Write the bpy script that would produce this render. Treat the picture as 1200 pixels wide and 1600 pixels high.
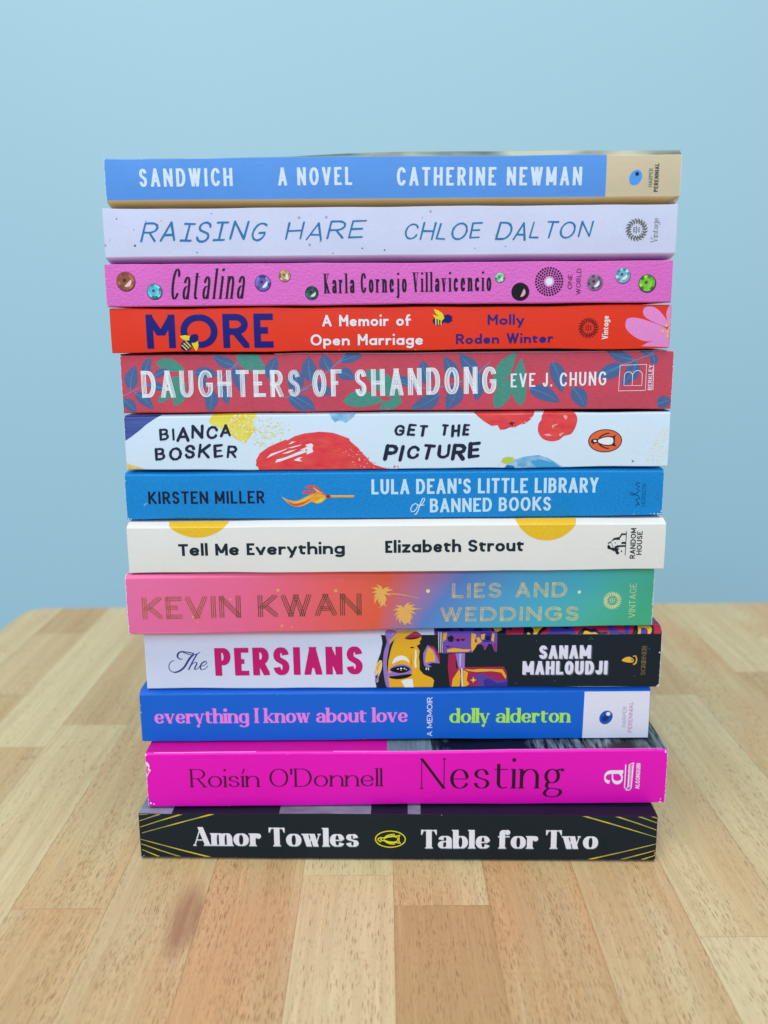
import bpy, math, random
from mathutils import Vector, Matrix
from mathutils.geometry import tessellate_polygon

for o in list(bpy.data.objects):
    bpy.data.objects.remove(o)
S = bpy.context.scene
COL = S.collection
MM = 0.001
R = math.radians

# ---------------------------------------------------------------- camera
CAM_H, PITCH, ROLL, FPX = 208.0, R(11.9), R(0.45), 1400.0
cp, sp, cr, sr = math.cos(PITCH), math.sin(PITCH), math.cos(ROLL), math.sin(ROLL)
FWD, UP0, RT0 = Vector((0, cp, -sp)), Vector((0, sp, cp)), Vector((1, 0, 0))
RT, UP = RT0 * cr - UP0 * sr, RT0 * sr + UP0 * cr
cam = bpy.data.objects.new('camera', bpy.data.cameras.new('camera'))
COL.objects.link(cam)
cam.matrix_world = Matrix(((RT.x, UP.x, -FWD.x, 0), (RT.y, UP.y, -FWD.y, 0), (RT.z, UP.z, -FWD.z, CAM_H * MM), (0, 0, 0, 1)))
cd = cam.data
cd.sensor_fit = 'VERTICAL'
cd.sensor_height = 36
cd.lens = 36 * FPX / 1600
cd.clip_start, cd.clip_end = 0.01, 50
cd.dof.use_dof = True
cd.dof.focus_distance = 0.335
cd.dof.aperture_fstop = 9.0
S.camera = cam

# ---------------------------------------------------------------- world, lamps, exposure
W = bpy.data.worlds.new('World')
S.world = W
W.use_nodes = True
bg = W.node_tree.nodes['Background']
bg.inputs[0].default_value = (0.66, 0.86, 1.12, 1)
bg.inputs[1].default_value = 0.48


def area(name, loc, target, sx, sy, power, col):
    d = bpy.data.lights.new(name, 'AREA')
    d.shape = 'RECTANGLE'
    d.size, d.size_y, d.energy, d.color = sx, sy, power, col
    o = bpy.data.objects.new(name, d)
    COL.objects.link(o)
    o.location = loc
    o.rotation_euler = (Vector(target) - Vector(loc)).to_track_quat('-Z', 'Y').to_euler()
    return o


area('window_light', (-0.3, -1.0, 0.80), (0, 0.35, 0.10), 1.5, 1.0, 11.5, (0.72, 0.91, 1.14))
area('ceiling_light', (-0.1, -0.05, 2.0), (0, 0.6, 0), 1.5, 1.0, 25.0, (1.0, 0.94, 0.84))

S.view_settings.view_transform = 'Standard'
S.view_settings.look = 'None'
S.view_settings.exposure = 0
S.view_settings.gamma = 1
S.view_settings.use_curve_mapping = False
S.cycles.max_bounces = 6

# ---------------------------------------------------------------- colour and materials
LIT = (0.66, 0.78, 0.98)       # how strongly the light falls on an upright spine


def lin(c):
    c = c / 255
    return c / 12.92 if c < 0.04045 else ((c + 0.055) / 1.055) ** 2.4


def col(r, g, b, k=LIT):
    return tuple(min(0.9, max(0.003, (lin(v) - 0.013) / q)) for v, q in zip((r, g, b), k)) + (1,)


class NT:
    def __init__(s, name):
        s.m = bpy.data.materials.new(name)
        s.m.use_nodes = True
        s.t = s.m.node_tree
        s.b = s.t.nodes['Principled BSDF']
        s.oc = None

    def n(s, kind, **kw):
        x = s.t.nodes.new(kind)
        for k, v in kw.items():
            setattr(x, k, v)
        return x

    def l(s, a, b):
        s.t.links.new(a, b)

    def obj(s):
        if not s.oc:
            s.oc = s.n('ShaderNodeTexCoord').outputs['Object']
        return s.oc

    def setv(s, sock, v):
        if hasattr(v, 'is_output') or isinstance(v, bpy.types.NodeSocket):
            s.l(v, sock)
        else:
            sock.default_value = v

    def math(s, op, a, b=0.0, c=None, clamp=False):
        x = s.n('ShaderNodeMath', operation=op, use_clamp=clamp)
        s.setv(x.inputs[0], a)
        s.setv(x.inputs[1], b)
        if c is not None:
            s.setv(x.inputs[2], c)
        return x.outputs[0]

    def scaled(s, sx, sy, sz, vec=None):
        x = s.n('ShaderNodeVectorMath', operation='MULTIPLY')
        s.l(vec or s.obj(), x.inputs[0])
        x.inputs[1].default_value = (sx, sy, sz)
        return x.outputs[0]

    def noise(s, vec, scale=1.0, detail=2.0, rough=0.5):
        x = s.n('ShaderNodeTexNoise')
        s.l(vec, x.inputs['Vector'])
        x.inputs['Scale'].default_value = scale
        x.inputs['Detail'].default_value = detail
        x.inputs['Roughness'].default_value = rough
        return x.outputs['Fac']

    def step(s, v, a, b, lo=0.0, hi=1.0):
        x = s.n('ShaderNodeMapRange')
        s.setv(x.inputs['Value'], v)
        for k, q in zip((1, 2, 3, 4), (a, b, lo, hi)):
            x.inputs[k].default_value = q
        return x.outputs[0]

    def mix(s, f, a, b, mode='MIX'):
        x = s.n('ShaderNodeMix', data_type='RGBA', blend_type=mode)
        s.setv(x.inputs[0], f)
        s.setv(x.inputs[6], a)
        s.setv(x.inputs[7], b)
        return x.outputs[2]

    def xyz(s):
        x = s.n('ShaderNodeSeparateXYZ')
        s.l(s.obj(), x.inputs[0])
        return x.outputs

    def ramp(s, f, stops, interp='LINEAR'):
        x = s.n('ShaderNodeValToRGB')
        s.setv(x.inputs[0], f)
        e = x.color_ramp.elements
        x.color_ramp.interpolation = interp
        while len(e) < len(stops):
            e.new(0.5)
        for k, (p, c) in zip(e, stops):
            k.position, k.color = p, c
        return x.outputs[0]

    def bump(s, h, strength, dist):
        x = s.n('ShaderNodeBump')
        x.inputs['Strength'].default_value = strength
        x.inputs['Distance'].default_value = dist
        s.l(h, x.inputs['Height'])
        s.l(x.outputs[0], s.b.inputs['Normal'])

    def done(s, colour, rough=0.45, spec=0.4):
        s.setv(s.b.inputs['Base Color'], colour)
        s.setv(s.b.inputs['Roughness'], rough)
        s.b.inputs['Specular IOR Level'].default_value = spec
        return s.m


INKS = {}


def ink(c, rough=0.45, metal=0.0):
    key = (c, rough, metal)
    if key not in INKS:
        t = NT('ink_%d_%d_%d' % c)
        f = t.noise(t.scaled(2200, 2200, 2200), 1, 2)
        v = t.step(f, 0.25, 0.75, 0.93, 1.05)
        base = t.mix(1.0, col(*c), v, 'MULTIPLY')
        t.b.inputs['Metallic'].default_value = metal
        INKS[key] = t.done(base, rough, 0.25)
    return INKS[key]


def cover_material(name, base, rough=0.42, grain='paper', bump=0.12, mottle=0.05, spec=0.25, wear=0.0, half=0.1015):
    """laminated card: base is a colour or a function(NT) giving a colour socket"""
    t = NT(name)
    c = base(t) if callable(base) else base
    fine = t.noise(t.scaled(3000, 3000, 3000), 1, 2)
    wide = t.noise(t.scaled(60, 60, 90), 1, 3)
    v = t.math('ADD', t.step(fine, 0.25, 0.75, 1 - mottle, 1 + mottle), t.step(wide, 0.3, 0.7, -mottle * 0.6, mottle * 0.6))
    c = t.mix(1.0, c, v, 'MULTIPLY')
    if wear:
        x = t.math('ABSOLUTE', t.xyz()[0])
        rag = t.noise(t.scaled(700, 700, 700), 1, 3, 0.7)
        lim = t.math('MULTIPLY_ADD', rag, -wear * 2.2, half + wear * 0.72)
        c = t.mix(t.math('GREATER_THAN', x, lim), c, (0.72, 0.74, 0.78, 1))
    if grain == 'linen':
        a = t.noise(t.scaled(900, 900, 5200), 1, 1)
        b = t.noise(t.scaled(5200, 900, 900), 1, 1)
        h = t.math('ADD', a, b)
        c = t.mix(1.0, c, t.step(h, 0.7, 1.3, 0.82, 1.16), 'MULTIPLY')
    elif grain == 'leather':
        x = t.n('ShaderNodeTexVoronoi')
        t.l(t.scaled(1100, 1100, 1500), x.inputs['Vector'])
        x.inputs['Scale'].default_value = 1
        h = t.math('ADD', x.outputs['Distance'], t.noise(t.scaled(500, 500, 900), 1, 2))
    elif grain == 'fibre':
        h = t.noise(t.scaled(420, 420, 2600), 1, 4, 0.65)
        c = t.mix(1.0, c, t.step(h, 0.25, 0.75, 0.84, 1.14), 'MULTIPLY')
    else:
        h = t.math('ADD', fine, t.math('MULTIPLY', t.noise(t.scaled(250, 250, 350), 1, 2), 0.8))
    t.bump(h, bump, 0.0004)
    r = t.step(t.noise(t.scaled(130, 130, 260), 1, 3), 0.3, 0.7, rough - 0.06, rough + 0.08)
    return t.done(c, r, spec)


def page_material():
    t = NT('page_edges')
    leaf = t.noise(t.scaled(12, 12, 9000), 1, 2)
    wide = t.noise(t.scaled(30, 30, 300), 1, 2)
    c = t.mix(t.step(leaf, 0.3, 0.7), (0.50, 0.45, 0.36, 1), (0.74, 0.69, 0.59, 1))
    c = t.mix(1.0, c, t.step(wide, 0.3, 0.7, 0.9, 1.05), 'MULTIPLY')
    t.bump(leaf, 0.4, 0.0003)
    return t.done(c, 0.8, 0.2)


PAGES = page_material()


def mesh_object(name, verts, faces, mats, mi=None, parent=None, smooth=False):
    me = bpy.data.meshes.new(name)
    me.from_pydata(verts, [], faces)
    for m in mats:
        me.materials.append(m)
    if mi:
        me.polygons.foreach_set('material_index', mi)
    if smooth:
        me.polygons.foreach_set('use_smooth', [True] * len(faces))
    me.update()
    o = bpy.data.objects.new(name, me)
    COL.objects.link(o)
    if parent:
        o.parent = parent
    return o


# ---------------------------------------------------------------- wall
def build_wall():
    t = NT('pale_blue_paint')
    n = t.noise(t.scaled(1.6, 1.6, 1.6), 1, 2)
    c = t.mix(t.step(n, 0.3, 0.7), (0.460, 0.685, 0.728, 1), (0.482, 0.705, 0.742, 1))
    t.bump(t.noise(t.scaled(420, 420, 420), 1, 3), 0.08, 0.0005)
    m = t.done(c, 0.7, 0.25)
    x, y0, y1, z0, z1 = 5.0, 1.15, 1.25, -2.0, 3.0
    v = [(-x, y0, z0), (x, y0, z0), (x, y1, z0), (-x, y1, z0), (-x, y0, z1), (x, y0, z1), (x, y1, z1), (-x, y1, z1)]
    f = [(0, 1, 5, 4), (1, 2, 6, 5), (2, 3, 7, 6), (3, 0, 4, 7), (4, 5, 6, 7), (3, 2, 1, 0)]
    o = mesh_object('wall', v, f, [m])
    o['kind'] = 'structure'


build_wall()


# ---------------------------------------------------------------- polygon clipping
def clip_half(poly, nx, ny, d):
    """keep the side where nx*x + ny*y <= d"""
    out = []
    n = len(poly)
    for i in range(n):
        a, b = poly[i], poly[(i + 1) % n]
        da, db = nx * a[0] + ny * a[1] - d, nx * b[0] + ny * b[1] - d
        if da <= 0:
            out.append(a)
        if (da < 0 < db) or (db < 0 < da):
            k = da / (da - db)
            out.append((a[0] + (b[0] - a[0]) * k, a[1] + (b[1] - a[1]) * k))
    return out


# ---------------------------------------------------------------- beech butcher-block table
def build_table():
    t = NT('oiled_beech')
    at = t.n('ShaderNodeAttribute')
    at.attribute_name = 'stave'
    sep = t.n('ShaderNodeSeparateColor')
    t.l(at.outputs['Color'], sep.inputs[0])
    tone, hue, seed = sep.outputs[0], sep.outputs[1], sep.outputs[2]
    off = t.n('ShaderNodeCombineXYZ')
    t.l(t.math('MULTIPLY', seed, 3.1), off.inputs[0])
    t.l(t.math('MULTIPLY', seed, 7.7), off.inputs[1])
    add = t.n('ShaderNodeVectorMath', operation='ADD')
    t.l(t.obj(), add.inputs[0])
    t.l(off.outputs[0], add.inputs[1])
    # the grain wanders a little across its stave
    wob = t.noise(t.scaled(9, 4, 9, add.outputs[0]), 1, 2)
    sx = t.n('ShaderNodeCombineXYZ')
    t.l(t.math('MULTIPLY_ADD', wob, 0.016, -0.008), sx.inputs[0])
    add2 = t.n('ShaderNodeVectorMath', operation='ADD')
    t.l(add.outputs[0], add2.inputs[0])
    t.l(sx.outputs[0], add2.inputs[1])
    P = add2.outputs[0]
    band = t.noise(t.scaled(120, 3.2, 1, P), 1, 4, 0.6)
    fine = t.noise(t.scaled(900, 26, 1, P), 1, 3, 0.6)
    cloud = t.noise(t.scaled(30, 12, 1, P), 1, 2)
    cream, tan, pink = (0.72, 0.570, 0.310, 1), (0.53, 0.325, 0.140, 1), (0.66, 0.365, 0.160, 1)
    f1 = t.math('ADD', t.math('MULTIPLY', t.step(band, 0.28, 0.72), 0.62), t.math('MULTIPLY_ADD', tone, 1.35, -0.48), clamp=True)
    c = t.mix(f1, cream, tan)
    f2 = t.math('MULTIPLY', t.step(cloud, 0.35, 0.7), t.math('MULTIPLY', hue, 0.9), clamp=True)
    c = t.mix(f2, c, pink)
    c = t.mix(1.0, c, t.step(fine, 0.25, 0.75, 0.90, 1.08), 'MULTIPLY')
    # beech flecks: short dark dashes along the grain; some staves are cut so that they show long and dense
    dens = t.math('MULTIPLY_ADD', hue, -0.55, 0.80)
    for (kx, ky, r0, r1, shift, dark) in ((1050, 130, 0.12, 0.31, -0.06, 0.52), (1600, 340, 0.12, 0.36, 0.02, 0.72)):
        v = t.n('ShaderNodeTexVoronoi')
        t.l(t.scaled(kx, ky, 1, P), v.inputs['Vector'])
        v.voronoi_dimensions = '2D'
        v.inputs['Scale'].default_value = 1
        s2 = t.n('ShaderNodeSeparateColor')
        t.l(v.outputs['Color'], s2.inputs[0])
        m = t.math('MULTIPLY', t.step(v.outputs['Distance'], r0, r1, 1, 0), t.math('GREATER_THAN', s2.outputs[0], t.math('ADD', dens, shift)))
        m = t.math('MULTIPLY', m, t.step(s2.outputs[1], 0, 1, 0.35, 1.0))
        m = t.math('MULTIPLY', m, t.step(t.noise(t.scaled(90, 11, 1, P), 1, 2), 0.30, 0.60, 0.10, 1.0))
        c = t.mix(m, c, t.mix(1.0, c, (dark, dark * 0.80, dark * 0.66, 1), 'MULTIPLY'))
    # long fibres
    fib = t.noise(t.scaled(520, 5.5, 1, P), 1, 3, 0.65)
    c = t.mix(1.0, c, t.step(fib, 0.28, 0.72, 0.90, 1.07), 'MULTIPLY')
    # the reddish heart streak left of the books
    X = t.xyz()
    wx = t.math('ADD', X[0], t.math('MULTIPLY_ADD', t.noise(t.scaled(420, 30, 1), 1, 3, 0.7), 0.011, -0.0055))
    dx = t.math('DIVIDE', t.math('SUBTRACT', wx, -0.0725), 0.0062)
    dy = t.math('DIVIDE', t.math('SUBTRACT', X[1], 0.2835), 0.0225)
    dd = t.math('SQRT', t.math('ADD', t.math('MULTIPLY', dx, dx), t.math('MULTIPLY', dy, dy)))
    m = t.math('MULTIPLY', t.step(dd, 0.5, 1.1, 0.80, 0), t.step(fib, 0.3, 0.6, 0.6, 1.0))
    c = t.mix(m, c, (0.33, 0.145, 0.075, 1))
    t.bump(t.math('ADD', fine, band), 0.10, 0.0004)
    m_wood = t.done(c, t.step(fine, 0.3, 0.7, 0.40, 0.52), 0.35)

    rnd = random.Random(11)
    x0, x1, y0, y1, rad, ins = -270.0, 421.0, -90.0, 648.0, 16.0, 3.0

    def outline(inset):
        pts = []
        r = rad - inset
        for cx, cy, a0 in ((x1 - rad, y1 - rad, 0), (x0 + rad, y1 - rad, 90), (x0 + rad, y0 + rad, 180), (x1 - rad, y0 + rad, 270)):
            for k in range(9):
                a = R(a0 + 90 * k / 8)
                pts.append((cx + r * math.cos(a), cy + r * math.sin(a)))
        return pts
    rim = outline(ins)
    verts, faces, data = [], [], []

    def put(poly, z, d):
        i = len(verts)
        verts.extend((p[0] * MM, p[1] * MM, z * MM) for p in poly)
        faces.append(tuple(range(i, i + len(poly))))
        data.append(d)
    known = {-1: [308.8], 0: [290.1], -4: [290], 3: [272], -7: [588.7, 484.6], -5: [443.8], -6: [418.4, 150], 4: [477], 6: [509.5],
             -3: [560, 190], -2: [520, 180], 1: [560, 160], 2: [420, 130], 5: [395, 120], -8: [400, 120]}
    tones = {(-1, 0): (.20, .25), (-1, 1): (.12, .2), (0, 0): (.92, .35), (0, 1): (.30, .75), (1, 1): (.62, .95), (2, 1): (.45, .6), (2, 2): (.35, .4),
             (3, 0): (.10, .15), (3, 1): (.35, .45), (-2, 1): (.55, .95), (-3, 1): (.50, .8), (-4, 0): (.55, .8), (-4, 1): (.48, .75), (-5, 0): (.22, .2),
             (-5, 1): (.62, .4), (-6, 1): (.60, .5), (-7, 0): (.7, .4), (-7, 1): (.45, .3), (-7, 2): (.75, .5), (4, 0): (.22, .3), (4, 1): (.6, .4),
             (5, 1): (.5, .8), (-6, 2): (.2, .1), (6, 1): (.25, .1), (6, 0): (.7, .2), (7, 1): (.3, .2)}
    for k in range(-9, 13):
        a, b = 2.5 + 34.9 * k, 2.5 + 34.9 * (k + 1)
        cuts = sorted(known.get(k, [rnd.uniform(60, 300), rnd.uniform(330, 600)]))
        ys = [y0] + cuts + [y1]
        for j in range(len(ys) - 1):
            g = 0.06
            e0, e1 = ys[j] + (0.05 if j else 0), ys[j + 1] - 0.05
            poly = [(a + g, e0), (b - g, e0), (b - g, e1), (a + g, e1)]
            for i in range(len(rim)):
                p, q = rim[i], rim[(i + 1) % len(rim)]
                nx, ny = q[1] - p[1], p[0] - q[0]
                L = math.hypot(nx, ny)
                if L < 1e-6 or not poly:
                    continue
                poly = clip_half(poly, nx / L, ny / L, (nx * p[0] + ny * p[1]) / L)
            if len(poly) > 2:
                tn = tones.get((k, j), (rnd.uniform(.15, .75), rnd.uniform(.1, .8)))
                put(poly, 0, (tn[0], tn[1], rnd.random()))
    body = (0.8, 0.3, 0.5)
    put([(p[0], p[1]) for p in outline(ins - 0.2)], -0.35, body)
    rings = [(ins, 0.0), (ins * 0.55, -0.35), (ins * 0.2, -1.2), (0, -3.0), (0, -37.0), (ins, -40.0)]
    idx = []
    for inset, z in rings:
        i = len(verts)
        o = outline(inset)
        verts.extend((p[0] * MM, p[1] * MM, z * MM) for p in o)
        idx.append((i, len(o)))
    for (i, n), (j, _) in zip(idx, idx[1:]):
        for k in range(n):
            faces.append((i + k, j + k, j + (k + 1) % n, i + (k + 1) % n))
            data.append((0.35, 0.4, 0.21))
    i, n = idx[-1]
    faces.append(tuple(i + n - 1 - k for k in range(n)))
    data.append(body)
    o = mesh_object('table', verts, faces, [m_wood])
    ca = o.data.color_attributes.new('stave', 'FLOAT_COLOR', 'CORNER')
    for p, d in zip(o.data.polygons, data):
        for li in p.loop_indices:
            ca.data[li].color = d + (1,)
    o['label'] = 'light beech butcher block table top the books are stacked on'
    o['category'] = 'table'


build_table()

# ---------------------------------------------------------------- books
LEN = 203.0


class Book:
    """one paperback; u runs along the spine from its left end, v up from its underside, both in millimetres"""

    def __init__(s, label, x0, front, yaw, zb, zt, f0, f1, d0, d1, spine, top, back=None, top_from=1.0, depth=132.0, warp=0.2, ridge=0.0, seed=1, length=LEN):
        s.x0, s.front, s.yaw, s.zb, s.zt, s.len = x0, front, R(yaw), zb, zt, length
        s.root = bpy.data.objects.new('paperback_book', None)
        s.root.empty_display_size = 0.02
        COL.objects.link(s.root)
        s.root.location = ((x0 + length / 2 * math.cos(s.yaw)) * MM, (front + length / 2 * math.sin(s.yaw)) * MM, zb * MM)
        s.root.rotation_euler = (0, 0, s.yaw)
        s.root['label'], s.root['category'], s.root['group'] = label, 'book', 'paperback books stacked on the table'
        h = zt - zb
        f0, f1 = f0 - zb, f1 - zb
        bot = [(d0 * (1 - math.cos(a)) if False else d0 * (1 - k) ** 1.7, f0 * (k ** 0.9)) for k, a in ((q / 5, 0) for q in range(6))]
        topp = [(d1 * k ** 1.7, f1 + (h - f1) * (1 - (1 - k) ** 0.9)) for k in (q / 5 for q in range(6))]
        rb = random.Random(seed * 7 + 1)
        bulge = rb.uniform(.10, .32)
        face = [(-bulge * (1 - (2 * k / 6 - 1) ** 2), f0 + (f1 - f0) * k / 6) for k in range(1, 6)]
        s.prof = bot + face + topp               # (depth, height) up the front of the book
        s.warp, s.ridge = warp, ridge
        s.ph = [rb.uniform(0, 6.28) for _ in range(4)]
        s.f0, s.f1, s.h = f0, f1, h
        s._solids(depth, spine, top, back, top_from, warp, ridge, seed)
        s.parts = {}
        s.k = 0

    def sag(s, x, d, z):
        """paperbacks are never quite flat: the joints wave a little along the spine"""
        h = s.h
        k = (z / h - 0.5) * 2
        w = s.warp * (0.5 + math.sin(x * 0.031 + s.ph[0]) + 0.6 * math.sin(x * 0.075 + s.ph[1]) + 0.25 * math.sin(x * 0.21 + s.ph[2]))
        near = max(0.0, 1 - max(0, d) / 12.0)
        q = min(1.0, max(0.0, (abs(k) - 0.55) / 0.45))
        z2 = z - k * abs(w) * near * q
        if s.ridge and z > h - 0.6 and 0.8 < d - s.prof[-1][0] < 3.2:
            q = min(1, max(0, (x - 45) / 60))
            z2 += s.ridge * q * q * (3 - 2 * q)
        return z2

    def _solids(s, depth, spine, top, back, top_from, warp, ridge, seed):
        rnd = random.Random(seed)
        prof, h, L = s.prof, s.h, s.len
        outer = [(depth, 0.0)] + [(depth * 0.5, 0.0)] + prof + [(prof[-1][0] + 2.2, h), (depth * 0.5, h), (depth, h)]
        clean = [outer[0]]
        for p in outer[1:]:
            if math.hypot(p[0] - clean[-1][0], p[1] - clean[-1][1]) > 1e-4:
                clean.append(p)
        outer = clean
        th = 0.35
        inner = []
        for i, p in enumerate(outer):
            a, b = outer[max(0, i - 1)], outer[min(len(outer) - 1, i + 1)]
            tx, ty = b[0] - a[0], b[1] - a[1]
            q = math.hypot(tx, ty)
            inner.append((p[0] + ty / q * th, p[1] - tx / q * th))
        sag = s.sag
        NX = 40
        xs = [L * i / NX for i in range(NX + 1)]
        verts, faces, mi = [], [], []
        n = len(outer)
        for x in xs:
            for p in outer:
                verts.append(((x - L / 2) * MM, p[0] * MM, sag(x, p[0], p[1]) * MM))
        ni = len(verts)
        for x in xs:
            for p, q in zip(inner, outer):
                verts.append(((x - L / 2) * MM, p[0] * MM, (sag(x, q[0], q[1]) + p[1] - q[1]) * MM))
        lim_t = s.f1 + (h - s.f1) * top_from
        for i in range(NX):
            for j in range(n - 1):
                a, b = i * n + j, (i + 1) * n + j
                faces.append((a, b, b + 1, a + 1))
                zc = (outer[j][1] + outer[j + 1][1]) / 2
                back_side = back is not None and zc < s.f0 - 1e-3
                mi.append(1 if zc > lim_t - 1e-3 and zc > s.f1 else (2 if back_side else 0))
                faces.append((ni + a + 1, ni + b + 1, ni + b, ni + a))
                mi.append(3)
        for i in (0, NX):
            for j in range(n - 1):
                a = i * n + j
                q = (a, a + 1, ni + a + 1, ni + a)
                faces.append(q if i == 0 else q[::-1])
                mi.append(3)
        for j in (0, n - 1):
            for i in range(NX):
                a, b = i * n + j, (i + 1) * n + j
                faces.append((a, ni + a, ni + b, b) if j == 0 else (b, ni + b, ni + a, a))
                mi.append(3)
        s.cover = mesh_object('cover', verts, faces, [spine, top, back or spine, ink((225, 225, 225), 0.7)], mi, s.root)
        # page block: fills the cover, cut flush at head and tail
        pin = [(p[0] + 0.06 if 0 < i < len(inner) - 1 else p[0], p[1]) for i, p in enumerate(inner)]
        pin = [(min(p[0], depth - 0.8), min(max(p[1], th + 0.03), h - th - 0.03)) for p in pin]
        verts, faces = [], []
        m = len(pin)
        pxs = [0.25] + xs[1:-1] + [L - 0.25]
        for x in pxs:
            verts += [((x - L / 2) * MM, p[0] * MM, (p[1] + sag(x, q[0], q[1]) - q[1]) * MM) for p, q in zip(pin, outer)]
        for i in range(len(pxs) - 1):
            o = i * m
            faces += [(o + j, o + m + j, o + m + (j + 1) % m, o + (j + 1) % m) for j in range(m)]
        o = (len(pxs) - 1) * m
        faces += [tuple(range(m)), tuple(range(o + m - 1, o - 1, -1))]
        mesh_object('page_block', verts, faces, [PAGES], None, s.root)

    # --- places on the spine
    def at(s, px, py):
        """millimetres on the spine of a spot measured in the photograph"""
        u, v = (px - 600) / FPX, -(py - 800) / FPX
        u, v = cr * u + sr * v, -sr * u + cr * v
        d = (u, cp + v * sp, -sp + v * cp)
        c, q = math.cos(s.yaw), math.sin(s.yaw)
        nx, ny = -q, c
        k = (nx * s.x0 + ny * s.front) / (nx * d[0] + ny * d[1])
        X, Y, Z = d[0] * k, d[1] * k, CAM_H + d[2] * k
        return ((X - s.x0) * c + (Y - s.front) * q, Z - s.zb)

    def part(s, name, which=0):
        if (name, which) not in s.parts:
            s.parts[name, which] = Ink(s)
        return s.parts[name, which]

    def finish(s):
        for (name, _), p in s.parts.items():
            p.build(name)


class Ink:
    """flat printing that follows the front of a book"""

    def __init__(s, book):
        s.b = book
        s.v, s.f, s.mi, s.mats = [], [], [], []

    def _mat(s, m):
        if m not in s.mats:
            s.mats.append(m)
        return s.mats.index(m)

    def poly(s, pts, c, lay=0, rough=0.45):
        m = s._mat(ink(c, rough) if isinstance(c, tuple) else c)
        b = s.b
        b.k += 1
        off = 0.018 + lay * 0.016 + (b.k % 50) * 0.0003
        lo, hi = min(p[1] for p in pts), max(p[1] for p in pts)
        if min(p[0] for p in pts) < 0.15 or max(p[0] for p in pts) > b.len - 0.15:
            pts = clip_half(clip_half(pts, -1, 0, -0.15), 1, 0, b.len - 0.15)
        if len(pts) < 3:
            return
        for (d0, z0), (d1, z1) in zip(b.prof, b.prof[1:]):
            if z1 - z0 < 1e-6 or hi < z0 or lo > z1:
                continue
            q = clip_half(clip_half(pts, 0, -1, -z0), 0, 1, z1)
            sl_ = (d1 - d0) / (z1 - z0)
            if len(q) < 3:
                continue
            if abs(sl_) < .15:
                s._emit(q, d0, z0, sl_, off, m, d1, z1)
                continue
            w = b.len / 40
            x0, x1 = min(p[0] for p in q), max(p[0] for p in q)
            for i in range(int(x0 / w), int(x1 / w) + 1):
                r = clip_half(clip_half(q, -1, 0, -i * w), 1, 0, (i + 1) * w)
                if len(r) > 2:
                    s._emit(r, d0, z0, sl_, off, m, d1, z1)

    def _emit(s, pts, d0, z0, slope, off, m, d1, z1):
        i = len(s.v)
        L = s.b.len
        lift = off * max(-1.0, min(1.0, slope))
        for p in pts:
            k = (p[1] - z0) / (z1 - z0)
            a, b_ = s.b.sag(p[0], d0, z0), s.b.sag(p[0], d1, z1)
            s.v.append(((p[0] - L / 2) * MM, (d0 + (d1 - d0) * k - off) * MM, (a + (b_ - a) * k + lift) * MM))
        n = len(pts)
        if n <= 4:
            area2 = sum(pts[j][0] * pts[(j + 1) % n][1] - pts[(j + 1) % n][0] * pts[j][1] for j in range(n))
            if abs(area2) < 1e-7:
                return
            ids = tuple(range(i, i + n))
            convex = True
            if n == 4:
                sg = []
                for j in range(4):
                    a, b, c = pts[j], pts[(j + 1) % 4], pts[(j + 2) % 4]
                    sg.append((b[0] - a[0]) * (c[1] - b[1]) - (b[1] - a[1]) * (c[0] - b[0]))
                convex = all(q >= -1e-9 for q in sg) or all(q <= 1e-9 for q in sg)
            if convex:
                s.f.append(ids if area2 > 0 else ids[::-1])
                s.mi.append(m)
                return
        for t in tessellate_polygon([[Vector((p[0], p[1], 0)) for p in pts]]):
            a, b, c = (pts[q] for q in t)
            ar = (b[0] - a[0]) * (c[1] - a[1]) - (b[1] - a[1]) * (c[0] - a[0])
            if abs(ar) < 1e-8:
                continue
            t = tuple(i + q for q in t)
            s.f.append(t if ar > 0 else t[::-1])
            s.mi.append(m)

    def px(s, pts, c, lay=0):
        s.poly([s.b.at(*p) for p in pts], c, lay)

    def disc(s, cx, cy, rx, ry, c, lay=0, tilt=0.0, n=28, a0=0, a1=360):
        k = math.cos(R(tilt)), math.sin(R(tilt))
        pts = []
        for i in range(n + (a1 - a0 < 360)):
            a = R(a0 + (a1 - a0) * i / n)
            x, y = rx * math.cos(a), ry * math.sin(a)
            pts.append((cx + x * k[0] - y * k[1], cy + x * k[1] + y * k[0]))
        s.poly(pts, c, lay)

    def line(s, pts, w, c, lay=0, taper=None, closed=False):
        """a pen line; taper gives the width factor at start and end"""
        n = len(pts)
        rng = range(n if closed else n - 1)
        L, Rr = [], []
        for i in range(n):
            a = pts[(i - 1) % n] if (closed or i) else pts[0]
            b = pts[(i + 1) % n] if (closed or i < n - 1) else pts[-1]
            tx, ty = b[0] - a[0], b[1] - a[1]
            q = math.hypot(tx, ty) or 1
            k = 1.0
            if taper:
                k = taper[0] + (taper[1] - taper[0]) * i / max(1, n - 1)
            L.append((pts[i][0] - ty / q * w * k / 2, pts[i][1] + tx / q * w * k / 2))
            Rr.append((pts[i][0] + ty / q * w * k / 2, pts[i][1] - tx / q * w * k / 2))
        for i in rng:
            j = (i + 1) % n
            s.poly([Rr[i], Rr[j], L[j], L[i]], c, lay)

    def build(s, name):
        if s.f:
            mesh_object(name, s.v, s.f, s.mats, s.mi, s.b.cover)


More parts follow.
